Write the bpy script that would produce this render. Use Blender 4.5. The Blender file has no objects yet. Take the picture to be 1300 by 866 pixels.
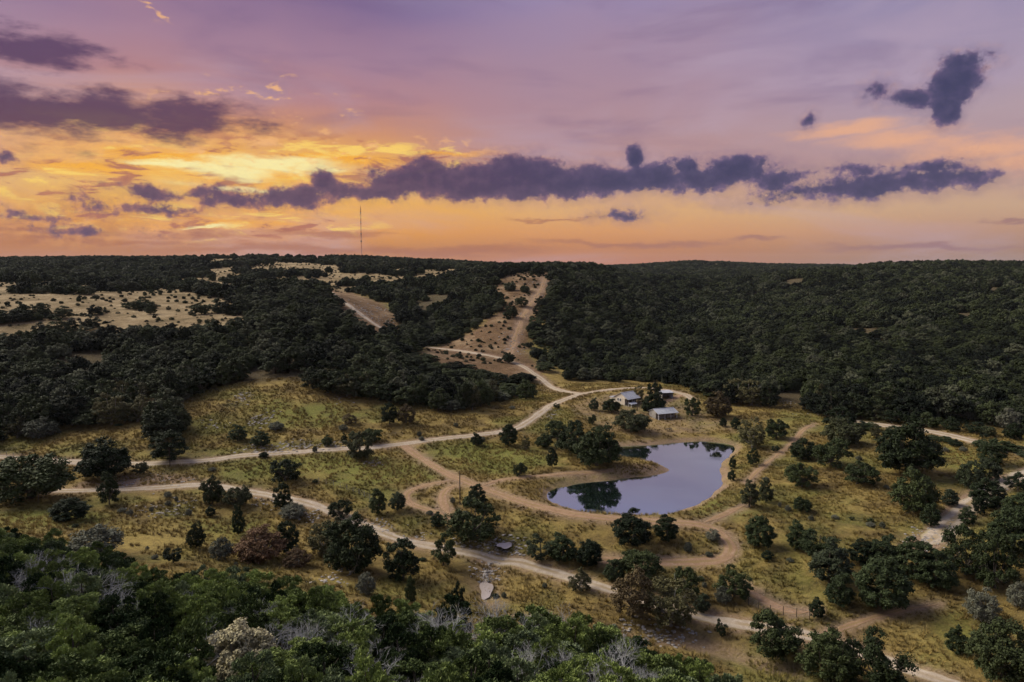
import bpy, bmesh, math, random
import numpy as np
from mathutils import Vector

# ------------------------------------------------------------------ camera
scene = bpy.context.scene
COL = scene.collection
CAM_H = 55.0
F_PX, CX, CY = 867.0, 650.0, 433.0          # focal length and centre in photograph pixels
PITCH = math.atan((433.0 - 338.0) / F_PX)
cam_data = bpy.data.cameras.new('camera')
cam_data.sensor_width = 36.0
cam_data.lens = 36.0 * F_PX / 1300.0
cam_data.clip_start = 0.5
cam_data.clip_end = 30000.0
cam = bpy.data.objects.new('camera', cam_data)
COL.objects.link(cam)
cam.location = (0, 0, CAM_H)
cam.rotation_euler = (math.radians(90) - PITCH, 0, 0)
scene.camera = cam


def ray(px, py):
    """world direction through a photograph pixel, scaled so that y = 1"""
    a, b = (px - CX) / F_PX, (CY - py) / F_PX
    y = math.cos(PITCH) + b * math.sin(PITCH)
    z = -math.sin(PITCH) + b * math.cos(PITCH)
    return a / y, z / y


# ------------------------------------------------------------------ node helpers
class NT:
    def __init__(self, tree):
        self.t = tree

    def new(self, kind, **kw):
        n = self.t.nodes.new(kind)
        for k, v in kw.items():
            setattr(n, k, v)
        return n

    def put(self, sock, v):
        if v is None:
            return
        if isinstance(v, bpy.types.NodeSocket):
            self.t.links.new(v, sock)
        else:
            if isinstance(v, (tuple, list)) and len(v) == 3 and sock.type == 'RGBA':
                v = (*v, 1.0)
            sock.default_value = v

    def math(self, op, a, b=None, c=None, clamp=False):
        n = self.new('ShaderNodeMath', operation=op, use_clamp=clamp)
        for i, v in enumerate((a, b, c)):
            self.put(n.inputs[i], v)
        return n.outputs[0]

    def vmath(self, op, a, b=None, c=None):
        n = self.new('ShaderNodeVectorMath', operation=op)
        for i, v in enumerate((a, b, c)):
            self.put(n.inputs[i], v)
        return n.outputs['Value'] if op in ('LENGTH', 'DOT_PRODUCT', 'DISTANCE') else n.outputs[0]

    def mix(self, f, a, b, mode='MIX'):
        n = self.new('ShaderNodeMix', data_type='RGBA', blend_type=mode)
        self.put(n.inputs[0], f)
        self.put(n.inputs[6], a)
        self.put(n.inputs[7], b)
        return n.outputs[2]

    def fmix(self, f, a, b):
        n = self.new('ShaderNodeMix', data_type='FLOAT')
        self.put(n.inputs[0], f)
        self.put(n.inputs[2], a)
        self.put(n.inputs[3], b)
        return n.outputs[0]

    def step(self, v, lo, hi, a=0.0, b=1.0):
        n = self.new('ShaderNodeMapRange', interpolation_type='SMOOTHSTEP')
        self.put(n.inputs[0], v)
        for i, x in enumerate((lo, hi, a, b)):
            self.put(n.inputs[i + 1], x)
        return n.outputs[0]

    def noise(self, vec, scale, detail=3.0, rough=0.55, dist=0.0, color=False):
        n = self.new('ShaderNodeTexNoise')
        self.put(n.inputs['Vector'], vec)
        n.inputs['Scale'].default_value = scale
        n.inputs['Detail'].default_value = detail
        n.inputs['Roughness'].default_value = rough
        n.inputs['Distortion'].default_value = dist
        return n.outputs['Color' if color else 0]

    def ramp(self, f, stops, interp='LINEAR'):
        n = self.new('ShaderNodeValToRGB')
        n.color_ramp.interpolation = interp
        els = n.color_ramp.elements
        while len(els) > 1:
            els.remove(els[-1])
        els[0].position, els[0].color = stops[0][0], (*stops[0][1], 1)
        for p, c in stops[1:]:
            e = els.new(p)
            e.color = (*c, 1)
        self.put(n.inputs[0], f)
        return n.outputs[0]


def lin(*c):
    """8-bit display colour to linear"""
    return tuple(((v / 255) / 12.92 if v / 255 <= 0.04045 else ((v / 255 + 0.055) / 1.055) ** 2.4) for v in c)


# ------------------------------------------------------------------ world: dusk sky
SUN_AZ = math.degrees(math.atan((335 - 650) / F_PX))      # the sun hides behind the cloud bank, ahead and left
SUN_EL = 9.0
SKY_GAIN = 0.385
world = bpy.data.worlds.new('World')
scene.world = world
world.use_nodes = True
wt = world.node_tree
wt.nodes.clear()
W = NT(wt)
D = W.new('ShaderNodeTexCoord').outputs['Generated']
sx = W.new('ShaderNodeSeparateXYZ')
W.put(sx.inputs[0], D)
az = W.math('MULTIPLY', W.math('ARCTAN2', sx.outputs[0], sx.outputs[1]), 180 / math.pi)
el = W.math('MULTIPLY', W.math('ARCSINE', W.math('MINIMUM', W.math('MAXIMUM', sx.outputs[2], -1.0), 1.0)), 180 / math.pi)
uvn = W.new('ShaderNodeCombineXYZ')
W.put(uvn.inputs[0], az)
W.put(uvn.inputs[1], el)
UV = uvn.outputs[0]


def azel(px, py):
    x, z = ray(px, py)
    return math.degrees(math.atan2(x, 1)), math.degrees(math.atan2(z, math.hypot(x, 1)))


def E(py):                                     # elevation (0..1 over 0..30 degrees)
    return max(0.0, min(1.0, azel(650, py)[1] / 30.0))


dsun = W.math('ABSOLUTE', W.math('SUBTRACT', az, SUN_AZ))
eln = W.math('DIVIDE', el, 30.0, clamp=True)
# wavy elevation so that the bands are not ruled lines
wob = W.noise(W.vmath('MULTIPLY', D, (2.2, 2.2, 5.0)), 1.6, 3.0, 0.5)
elw = W.math('ADD', eln, W.math('MULTIPLY', W.math('SUBTRACT', wob, 0.5), W.step(eln, 0.04, 0.35, 0.03, 0.22)), clamp=True)


def sky_ramp(cols):
    ys = (336, 318, 295, 270, 245, 215, 175, 130, 70, 0, -120)
    return W.ramp(elw, [(max(0.001 * i, E(y)), lin(*c)) for i, (y, c) in enumerate(zip(ys, cols))])


ramp_sun = sky_ramp([(172, 112, 88), (184, 122, 84), (224, 152, 76), (238, 172, 76), (244, 192, 106), (240, 178, 92),
                     (212, 148, 112), (184, 134, 140), (170, 132, 154), (132, 109, 150), (136, 134, 168)])
ramp_mid = sky_ramp([(192, 124, 98), (196, 130, 90), (220, 156, 104), (226, 174, 120), (216, 170, 132), (190, 148, 146),
                     (184, 146, 152), (178, 143, 157), (168, 140, 164), (158, 140, 176), (148, 152, 178)])
ramp_far = sky_ramp([(156, 126, 112), (170, 130, 110), (192, 150, 128), (204, 168, 140), (200, 164, 148), (184, 154, 160),
                     (184, 160, 170), (174, 156, 178), (160, 147, 178), (132, 134, 178), (146, 154, 184)])
base = W.mix(W.step(dsun, 6, 26), ramp_sun, ramp_mid)
base = W.mix(W.step(dsun, 24, 58), base, ramp_far)
# physical clear-sky light mixed in
nish = W.new('ShaderNodeTexSky', sky_type='NISHITA', sun_disc=False)
nish.sun_elevation = math.radians(SUN_EL * 0.5)
nish.sun_rotation = math.radians(SUN_AZ)
nish_c = W.vmath('MULTIPLY', nish.outputs[0], (0.05, 0.05, 0.05))
base = W.mix(0.03, base, nish_c)

# high thin veil: broad soft streaks, lighter and darker, everywhere in the sky
vn = W.noise(W.vmath('MULTIPLY', D, (1.5, 1.5, 7.0)), 1.7, 5.0, 0.55, 0.6)
base = W.mix(W.step(vn, 0.47, 0.70, 0.0, 0.42), base, lin(190, 168, 188))
vn2 = W.noise(W.vmath('MULTIPLY', W.vmath('ADD', D, (3.1, 1.7, 0.4)), (2.2, 2.2, 10.0)), 1.9, 6.0, 0.6, 0.4)
base = W.mix(W.math('MULTIPLY', W.step(vn2, 0.50, 0.72, 0.0, 0.34), W.step(el, 4.0, 12.0)), base, lin(118, 96, 134))

# warped coordinates for the cloud shapes
w1 = W.noise(D, 14.0, 3.0, 0.55, color=True)
UVc = W.vmath('ADD', UV, W.vmath('MULTIPLY', W.vmath('SUBTRACT', w1, (0.5, 0.5, 0.5)), (3.0, 1.6, 0.0)))
bill = W.noise(W.vmath('MULTIPLY', D, (1.0, 1.0, 1.35)), 34.0, 8.0, 0.66)      # billows, many sizes
ws = W.noise(W.vmath('MULTIPLY', D, (1.0, 1.0, 4.0)), 9.0, 6.0, 0.62, color=True)
UVs = W.vmath('ADD', UV, W.vmath('MULTIPLY', W.vmath('SUBTRACT', ws, (0.5, 0.5, 0.5)), (9.0, 2.4, 0.0)))


def blobs(vec, items, power=None):
    """smallest normalised distance to a set of ellipses given by sky position"""
    best = None
    for (px, py, rx, ry) in items:
        a0, e0 = azel(px, py)
        ra = abs(azel(px + rx, py)[0] - azel(px - rx, py)[0]) / 2
        re = abs(azel(px, py - ry)[1] - azel(px, py + ry)[1]) / 2
        v = W.vmath('MULTIPLY_ADD', vec, (1 / ra, 1 / re, 0), (-a0 / ra, -e0 / re, 0))
        d = W.vmath('LENGTH', v)
        best = d if best is None else W.math('SMOOTH_MIN', best, d, 0.25)
    return best


def cloud_field(vec, items):
    """approximate distance in degrees to a union of ellipses, negative inside"""
    best = None
    for (px, py, rx, ry) in items:
        a0, e0 = azel(px, py)
        ra = abs(azel(px + rx, py)[0] - azel(px - rx, py)[0]) / 2
        re = abs(azel(px, py - ry)[1] - azel(px, py + ry)[1]) / 2
        v = W.vmath('MULTIPLY_ADD', vec, (1 / ra, 1 / re, 0), (-a0 / ra, -e0 / re, 0))
        d = W.math('MULTIPLY_ADD', W.vmath('LENGTH', v), re, -re)
        best = d if best is None else W.math('SMOOTH_MIN', best, d, 0.25)
    return best


# glowing streaks round the hidden sun
glow = blobs(UVs, [(320, 216, 110, 15), (230, 200, 120, 8), (450, 205, 90, 7), (110, 212, 100, 9), (270, 285, 100, 5), (560, 192, 60, 4)])
base = W.mix(W.step(glow, 1.6, 0.1, 0.0, 0.7), base, lin(255, 180, 56))
# fire-lit broken cloud over the sunset
bk = W.noise(W.vmath('MULTIPLY', D, (1.0, 1.0, 4.2)), 15.0, 8.0, 0.64, 0.5)
bkm = blobs(UV, [(250, 200, 330, 48), (60, 215, 200, 50), (470, 200, 170, 24), (260, 282, 260, 26)])
bkf = W.step(bkm, 1.25, 0.55)
base = W.mix(W.math('MULTIPLY', bkf, W.step(bk, 0.48, 0.39, 0.0, 0.88)), base, lin(178, 112, 98))
base = W.mix(W.math('MULTIPLY', bkf, W.step(bk, 0.53, 0.63, 0.0, 0.95)), base, lin(255, 212, 112))
hot = blobs(UVs, [(345, 210, 75, 8), (290, 216, 60, 7), (235, 210, 50, 5), (290, 238, 70, 6), (390, 219, 30, 6), (275, 287, 40, 3)])
base = W.mix(W.step(hot, 1.5, 0.3, 0.0, 0.95), base, lin(255, 240, 172))
# fine lit flecks of altocumulus over the glow
fl = W.noise(W.vmath('MULTIPLY', D, (1.0, 1.0, 2.4)), 34.0, 5.0, 0.62)
flm = blobs(UV, [(330, 140, 150, 60), (220, 195, 230, 20), (480, 190, 160, 25), (210, 10, 50, 20)])
base = W.mix(W.math('MULTIPLY', W.step(fl, 0.575, 0.68), W.step(flm, 1.15, 0.5, 0.0, 0.8)), base, lin(250, 190, 130))
# warm feathered streak on the other side
pk = blobs(UVs, [(1080, 165, 70, 9), (1150, 176, 80, 13), (1230, 188, 90, 16), (1330, 202, 110, 18), (1460, 216, 110, 16)])
base = W.mix(W.step(pk, 1.5, 0.2, 0.0, 0.80), base, lin(238, 178, 140))

# broad dark purple banks, soft edged
bank = blobs(UVs, [(140, 143, 190, 32), (30, 140, 150, 42), (240, 142, 110, 22), (-60, 130, 180, 46), (40, 64, 120, 26),
                   (-120, 60, 160, 22), (-200, 180, 160, 20)])
bank = W.math('SUBTRACT', bank, W.math('MULTIPLY', W.math('SUBTRACT', W.noise(W.vmath('MULTIPLY', D, (1.0, 1.0, 2.6)), 13.0, 8.0, 0.64), 0.5), 2.6))
base = W.mix(W.math('MULTIPLY', W.step(bank, 1.55, 1.15), W.step(el, 11.5, 8.5, 0.0, 0.6)), base, lin(246, 184, 116))
base = W.mix(W.step(bank, 1.25, 0.40, 0.0, 0.90), base, W.mix(W.step(el, 9.0, 19.0), lin(86, 62, 92), lin(94, 72, 108)))
low = blobs(UVs, [(60, 292, 110, 4), (240, 296, 70, 5), (130, 306, 160, 5), (800, 309, 120, 4), (965, 303, 34, 3), (420, 300, 90, 4),
                  (560, 318, 140, 5), (1270, 277, 24, 3), (60, 276, 40, 3), (700, 279, 50, 2), (1180, 312, 140, 4), (350, 318, 160, 5),
                  (1420, 290, 80, 4), (-120, 296, 100, 4)])
base = W.mix(W.step(low, 1.5, 0.3, 0.0, 0.62), base, W.mix(W.step(dsun, 10, 50), lin(170, 106, 84), lin(146, 106, 116)))

# cumulus line, hard edged and flat based
cu_items = [(500, 234, 34, 17), (540, 229, 42, 21), (600, 232, 66, 21), (655, 229, 58, 24), (710, 233, 60, 19), (770, 235, 60, 15),
            (684, 215, 22, 14), (532, 214, 18, 13), (803, 207, 13, 15), (830, 229, 60, 14), (885, 227, 48, 13), (935, 219, 48, 14),
            (985, 226, 44, 10), (735, 222, 24, 12), (610, 214, 16, 9), (865, 216, 18, 9), (945, 207, 22, 9),
            (1060, 244, 76, 9), (1110, 238, 100, 11), (1190, 228, 70, 10), (1090, 214, 32, 7), (1175, 216, 40, 7), (1200, 227, 62, 8), (1130, 226, 60, 6), (1020, 252, 40, 4),
            (1218, 86, 30, 16), (1206, 108, 30, 24), (1193, 140, 17, 19), (1170, 122, 26, 13), (1121, 112, 11, 8), (1026, 153, 6, 6),
            (185, 243, 24, 10), (240, 245, 50, 6), (192, 266, 58, 6), (102, 250, 11, 6), (300, 255, 40, 8), (352, 252, 32, 11),
            (386, 250, 26, 12), (412, 236, 17, 16), (446, 244, 26, 10), (270, 258, 16, 7), (100, 291, 50, 4), (50, 275, 22, 3), (480, 246, 40, 10),
            (790, 273, 20, 4), (6, 200, 12, 6),
            (1480, 150, 60, 14), (1560, 235, 110, 10), (-160, 250, 90, 8), (-330, 215, 120, 12), (1800, 230, 150, 12), (1700, 90, 60, 20)]
cu = cloud_field(UVc, [(a, b - 0.1 * d, c * 1.12, d * 1.18) for a, b, c, d in cu_items])
fineb = W.noise(D, 110.0, 6.0, 0.7)
cu = W.math('SUBTRACT', cu, W.math('MULTIPLY', W.math('SUBTRACT', bill, 0.5), 2.4))
cu = W.math('SUBTRACT', cu, W.math('MULTIPLY', W.math('SUBTRACT', fineb, 0.5), 0.8))
cu = W.math('SUBTRACT', cu, 0.16)
cum = W.math('MAXIMUM', W.step(cu, 0.24, -0.42), W.step(cu, 0.80, 0.0, 0.0, 0.28))
bill_s = W.noise(W.vmath('ADD', W.vmath('MULTIPLY', D, (1.0, 1.0, 1.35)), (-0.006, 0.0, 0.010)), 34.0, 8.0, 0.66)
lit = W.math('ADD', W.math('MULTIPLY', W.math('SUBTRACT', bill, bill_s), 3.2), 0.5, clamp=True)     # sides turned up and sunward
cdeep = W.step(cu, 0.2, -1.1)
cshade = W.math('ADD', W.math('MULTIPLY', cdeep, 0.62), W.math('MULTIPLY', W.math('SUBTRACT', 1.0, lit), 0.45), clamp=True)
ccol_sun = W.ramp(cshade, [(0.10, lin(236, 170, 112)), (0.32, lin(150, 106, 110)), (0.55, lin(104, 80, 106)), (0.9, lin(80, 64, 96))])
ccol_far = W.ramp(cshade, [(0.10, lin(176, 142, 146)), (0.32, lin(116, 98, 130)), (0.55, lin(80, 76, 110)), (0.9, lin(62, 64, 98))])
ccol = W.mix(W.step(dsun, 8, 34), ccol_sun, ccol_far)
base = W.mix(W.math('MULTIPLY', cum, 0.96), base, ccol)
# below the horizon: dim haze colour
base = W.mix(W.step(el, 0.0, -4.0), base, lin(70, 60, 62))
bg = W.new('ShaderNodeBackground')
W.put(bg.inputs[0], base)
bg.inputs[1].default_value = SKY_GAIN
wo = W.new('ShaderNodeOutputWorld')
wt.links.new(bg.outputs[0], wo.inputs[0])
world.cycles.sampling_method = 'NONE'

# ------------------------------------------------------------------ broad soft lamp added for dusk sky light, off the sunset's bearing
dusk_lamp_d = bpy.data.lights.new('sun', 'SUN')
dusk_lamp_d.energy = 2.2
dusk_lamp_d.angle = math.radians(42)
dusk_lamp_d.color = (1.0, 0.92, 0.78)
sun = bpy.data.objects.new('sun', dusk_lamp_d)
COL.objects.link(sun)
LIGHT_EL, LIGHT_AZ = 38.0, -64.0
sd = Vector((math.sin(math.radians(LIGHT_AZ)) * math.cos(math.radians(LIGHT_EL)),
             math.cos(math.radians(LIGHT_AZ)) * math.cos(math.radians(LIGHT_EL)), math.sin(math.radians(LIGHT_EL))))
sun.rotation_euler = (-sd).to_track_quat('-Z', 'Y').to_euler()
sun.location = (-200, 600, 300)

vs = scene.view_settings
vs.view_transform = 'Standard'
vs.look = 'None'
vs.exposure = 1.3
vs.gamma = 1.0
vs.use_curve_mapping = False
scene.cycles.max_bounces = 3
scene.cycles.diffuse_bounces = 1
scene.cycles.glossy_bounces = 2
scene.cycles.transmission_bounces = 2
scene.cycles.use_denoising = True
scene.cycles.use_adaptive_sampling = True
scene.cycles.adaptive_threshold = 0.012
scene.cycles.adaptive_min_samples = 8
HAZE = 0.00002

# ------------------------------------------------------------------ terrain
R0 = 150.0                                     # grid in u = x / (y + R0), s = ln(y + R0)


def at_z(px, py, z):
    x, dz = ray(px, py)
    t = (z - CAM_H) / dz
    return x * t, t, z


def at_d(px, py, d, off=0.0):
    x, dz = ray(px, py)
    return x * d, d, CAM_H + dz * d - off


ctrl = [at_z(*c) for c in [
    (0, 580, 3), (150, 590, 2.5), (330, 577, 3), (500, 566, 2.5), (560, 557, 2.5), (655, 545, 3), (705, 512, 3.5), (775, 494, 4.5),
    (868, 500, 4), (790, 515, 3), (850, 535, 2), (700, 570, 1.5), (650, 600, 1.5), (590, 612, 1.5), (820, 558, 1.2), (900, 552, 1.4),
    (660, 637, 1.2), (750, 656, 1.2), (830, 662, 1.2), (890, 667, 1.0), (928, 700, -0.5), (850, 714, -1.5), (770, 712, -2),
    (950, 640, 1), (1000, 620, 2), (1050, 560, 3), (1100, 600, 3), (1200, 640, 3), (1290, 605, 4), (1290, 585, 5), (1170, 546, 5),
    (1050, 530, 4), (1000, 680, 1), (1100, 700, 1.5), (1180, 690, 2), (1020, 780, -2), (1100, 770, -1), (1250, 780, 0), (1200, 850, -1.5),
    (1100, 830, -3), (950, 797, -3), (850, 772, -3.5), (760, 747, -3), (640, 712, -2.5), (545, 694, -2), (460, 665, -1), (400, 642, 0),
    (300, 622, 1), (150, 622, 1.5), (80, 624, 2), (620, 750, -3.8), (580, 740, -2.5), (900, 816, -4.2), (700, 780, -2), (450, 715, -1),
    (300, 690, 0), (200, 680, 1.5), (100, 655, 2), (0, 650, 3), (0, 610, 2.5), (300, 505, 10), (370, 500, 11), (300, 545, 5), (430, 520, 7),
    (550, 520, 5), (620, 520, 4.5), (200, 540, 7), (60, 560, 4), (1000, 520, 4), (950, 866, -2), (1100, 866, -3), (1300, 866, 0),
    (1300, 700, 4), (1500, 700, 6), (1500, 600, 6), (1500, 850, 4)]]
ctrl += [at_d(*c) for c in [
    (0, 480, 244, 6), (0, 430, 296, 6), (0, 400, 360), (0, 375, 450), (0, 358, 560), (-300, 480, 240, 6), (-300, 400, 350), (-300, 360, 560),
    (-300, 333, 1000), (300, 450, 271, 6), (300, 400, 375), (300, 385, 430), (150, 450, 280, 6), (150, 400, 365), (150, 370, 480),
    (450, 402, 330, 6), (550, 445, 300, 10), (640, 475, 285, 9), (500, 425, 315, 9), (490, 420, 400), (560, 443, 375), (600, 448, 360),
    (640, 456, 345), (672, 470, 320), (700, 492, 292), (410, 368, 480), (450, 393, 430),
    (450, 370, 500, 5), (550, 425, 410, 5), (550, 390, 480, 5), (550, 360, 580, 5), (550, 347, 680, 4), (620, 345, 640), (600, 400, 430, 5),
    (600, 430, 390), (640, 410, 410), (660, 380, 480), (690, 352, 570), (650, 355, 560), (700, 365, 540),
    (740, 400, 450, 6), (740, 440, 370, 6), (760, 360, 620, 6), (800, 345, 900, 6), (720, 345, 700, 5), (780, 470, 310, 5),
    (850, 440, 390, 6), (860, 400, 560, 6), (870, 375, 800, 6), (880, 355, 1200, 7), (880, 331, 2000, 8), (1000, 340, 1900, 8), (780, 337, 1900, 8),
    (1000, 440, 350, 6), (1000, 400, 470, 6), (1000, 365, 750, 6), (1000, 342, 1400, 6), (1150, 440, 335, 6), (1150, 390, 460, 6),
    (1150, 355, 680, 10), (1150, 334, 1000, 12), (1300, 440, 320, 6), (1300, 390, 430, 6), (1300, 350, 600, 12), (1300, 337, 800, 15),
    (1600, 500, 255, 5), (1600, 390, 420, 6), (1600, 345, 700, 6),
    (0, 345, 750, 5), (0, 328, 1300, 6), (150, 347, 760, 5), (150, 327, 1300, 6), (300, 345, 800), (300, 326, 1150, 5), (370, 336, 900),
    (460, 334, 1000, 4), (460, 327, 1150, 4), (560, 332, 1400, 6), (650, 337, 1800, 6), (750, 338, 2200, 7), (1080, 342, 1700), (1080, 337, 2200, 6),
    (250, 372, 480), (300, 358, 650, 5),
    (650, 866, 46, 5), (650, 800, 68, 5), (650, 770, 84, 4), (400, 760, 82, 5), (400, 866, 46, 5), (0, 866, 44, 5), (0, 760, 62, 5),
    (0, 680, 95, 5), (200, 720, 88, 5), (200, 800, 58, 5), (800, 866, 58, 4), (850, 850, 75, 3), (-300, 800, 55, 5), (-300, 680, 95, 4)]]
ctrl += [(0, -40, 34), (-100, -40, 38), (100, -40, 22), (160, 20, 10), (-60, 10, 30), (20, 15, 30)]
for d, z in ((3500, 40), (7800, 20)):
    for px in (-500, 100, 400, 650, 900, 1200, 1800):
        ctrl.append((ray(px, 300)[0] * d, d, z))
ctrl = np.array(ctrl, float)


def us(x, y):
    r = y + R0
    return x / r, np.log(r)


def tps_fit(c, lam=2e-4):
    u, s = us(c[:, 0], c[:, 1])
    n = len(u)
    d2 = (u[:, None] - u) ** 2 + (s[:, None] - s) ** 2
    K = 0.5 * d2 * np.log(d2 + 1e-12)
    A = np.zeros((n + 3, n + 3))
    A[:n, :n] = K + lam * np.eye(n)
    A[:n, n], A[:n, n + 1], A[:n, n + 2] = 1, u, s
    A[n, :n], A[n + 1, :n], A[n + 2, :n] = 1, u, s
    b = np.zeros(n + 3)
    b[:n] = c[:, 2]
    return u, s, np.linalg.solve(A, b)


tu, ts, tw = tps_fit(ctrl)
NU, NS = 381, 920
U = np.linspace(-0.95, 0.95, NU)
S = np.linspace(math.log(100.0), math.log(8200.0), NS)
UG, SG = np.meshgrid(U, S)
ZG = np.zeros_like(UG)
for i in range(len(tu)):
    d2 = (UG - tu[i]) ** 2 + (SG - ts[i]) ** 2
    ZG += tw[i] * 0.5 * d2 * np.log(d2 + 1e-12)
ZG += tw[-3] + tw[-2] * UG + tw[-1] * SG
RG = np.exp(SG)
XG, YG = UG * RG, RG - R0
# far land stays near the plateau level
ZG = np.where(YG > 2600, ZG + (np.clip(ZG, 10, 62) - ZG) * np.clip((YG - 2600) / 800, 0, 1), ZG)


def smooth(v, a, b):
    t = np.clip((v - a) / (b - a), 0, 1)
    return t * t * (3 - 2 * t)


def vnoise(x, y, scale, seed):
    """smooth value noise"""
    rs = np.random.RandomState(seed)
    tab = rs.rand(256, 256)
    fx, fy = x / scale + 1000.3, y / scale + 1000.7
    ix, iy = np.floor(fx).astype(int), np.floor(fy).astype(int)
    a, b = fx - ix, fy - iy
    a, b = a * a * (3 - 2 * a), b * b * (3 - 2 * b)
    g = lambda i, j: tab[i % 256, j % 256]
    return (g(ix, iy) * (1 - a) + g(ix + 1, iy) * a) * (1 - b) + (g(ix, iy + 1) * (1 - a) + g(ix + 1, iy + 1) * a) * b


rel = (vnoise(XG, YG, 22, 1) - 0.5) * 0.7 + (vnoise(XG, YG, 9, 2) - 0.5) * 0.3 + (vnoise(XG, YG, 4, 3) - 0.5) * 0.12
ZG += rel * np.clip(YG / 60, 0, 1)
ZG += ((vnoise(XG, YG, 240, 4) - 0.5) * 28.0 + (vnoise(XG, YG, 95, 6) - 0.5) * 13.0) * np.clip((YG - 380) / 500, 0, 1) * smooth(XG / np.maximum(YG, 50), -0.02, 0.15) * (1 - 0.75 * smooth(YG, 900, 1600))
ZG += (vnoise(XG, YG, 70, 7) - 0.5) * 4.0 * np.clip((YG - 300) / 150, 0, 1)


def poly_sd(poly, x, y):
    """signed distance to a closed polygon, negative inside"""
    p = np.asarray(poly, float)
    d = np.full(x.shape, 1e18)
    inside = np.zeros(x.shape, bool)
    for i in range(len(p)):
        ax, ay = p[i]
        bx, by = p[(i + 1) % len(p)]
        ex, ey = bx - ax, by - ay
        wx, wy = x - ax, y - ay
        t = np.clip((wx * ex + wy * ey) / (ex * ex + ey * ey + 1e-12), 0, 1)
        d = np.minimum(d, (wx - ex * t) ** 2 + (wy - ey * t) ** 2)
        c = ((ay <= y) & (by > y)) | ((by <= y) & (ay > y))
        xi = ax + (y - ay) * ex / (ey if abs(ey) > 1e-9 else 1e-9)
        inside ^= c & (x < xi)
    d = np.sqrt(d)
    return np.where(inside, -d, d)


def line_dist(pts, x, y):
    p = np.asarray(pts, float)
    d = np.full(x.shape, 1e18)
    for i in range(len(p) - 1):
        ax, ay = p[i][:2]
        bx, by = p[i + 1][:2]
        ex, ey = bx - ax, by - ay
        wx, wy = x - ax, y - ay
        t = np.clip((wx * ex + wy * ey) / (ex * ex + ey * ey + 1e-12), 0, 1)
        d = np.minimum(d, (wx - ex * t) ** 2 + (wy - ey * t) ** 2)
    return np.sqrt(d)


def chaikin(pts, closed=False, n=2):
    p = [np.array(q, float) for q in pts]
    for _ in range(n):
        out = []
        m = len(p)
        rng_ = range(m if closed else m - 1)
        if not closed:
            out.append(p[0])
        for i in rng_:
            a, b = p[i], p[(i + 1) % m]
            out += [a * 0.75 + b * 0.25, a * 0.25 + b * 0.75]
        if not closed:
            out.append(p[-1])
        p = out
    return p


# pond basin
pond_px = [(692, 628), (700, 638), (720, 646), (760, 652), (800, 655), (840, 654), (870, 648), (895, 635), (912, 623), (918, 612),
           (914, 601), (914, 590), (925, 580), (934, 573), (931, 566), (915, 562), (890, 560), (860, 562), (830, 565), (800, 566),
           (770, 568), (766, 575), (790, 580), (820, 585), (840, 590), (852, 597), (845, 602), (820, 605), (780, 609), (740, 613), (714, 618), (700, 622)]
pond = [q for q in chaikin([at_z(a, b, 0.0)[:2] for a, b in pond_px], True, 2)]
near = (YG > 120) & (YG < 245) & (np.abs(XG) < 110)
sd_p = np.full(ZG.shape, 1e3)
sd_p[near] = poly_sd(pond, XG[near], YG[near])
wob_s = (vnoise(XG, YG, 3.0, 8) - 0.5) * 1.0
sdw = sd_p + wob_s * (sd_p < 6)
prof = np.where(sdw < 0, np.maximum(-2.0, 0.35 * sdw), 0.30 * sdw)
k = smooth(sdw, 0.0, 7.0)
ZG = np.where(sd_p < 9, prof * (1 - k) + ZG * k, ZG)
ZG = np.where((sd_p > 1.0) & (sd_p < 12), np.maximum(ZG, 0.25), ZG)


def H(x, y):
    """terrain height by bilinear lookup"""
    x, y = np.asarray(x, float), np.asarray(y, float)
    u, s = us(x, np.maximum(y, -49.9))
    fu = np.clip((u - U[0]) / (U[1] - U[0]), 0, NU - 1.001)
    fs = np.clip((s - S[0]) / (S[1] - S[0]), 0, NS - 1.001)
    iu, is_ = fu.astype(int), fs.astype(int)
    a, b = fu - iu, fs - is_
    return ((ZG[is_, iu] * (1 - a) + ZG[is_, iu + 1] * a) * (1 - b) + (ZG[is_ + 1, iu] * (1 - a) + ZG[is_ + 1, iu + 1] * a) * b)


RY = np.exp(np.linspace(math.log(20), math.log(6000), 2600))


def P(px, py):
    """where the line of sight through a photograph pixel meets the ground"""
    x, dz = ray(px, py)
    zs = CAM_H + dz * RY
    hit = np.nonzero(H(x * RY, RY) >= zs)[0]
    d = RY[hit[0]] if len(hit) else 3000.0
    return np.array((x * d, d))


# creek bed carved in the valley floor
creek = chaikin([P(*q) for q in [(640, 696), (632, 704), (624, 724), (617, 742), (616, 765), (640, 778), (700, 790), (780, 803), (850, 806),
                                 (900, 817), (940, 830), (1000, 850)]])
cd = line_dist(creek, XG, YG)
ZG -= 0.9 * np.exp(-(cd / 3.0) ** 2)

# ------------------------------------------------------------------ roads (sight lines turned into ground points)
roads = []


def road(name, px, width, mat, two=True, wob=0.6, lift=0.07):
    roads.append((name, chaikin([P(*q) for q in px], False, 3), width, mat, two, wob, lift))


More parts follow.
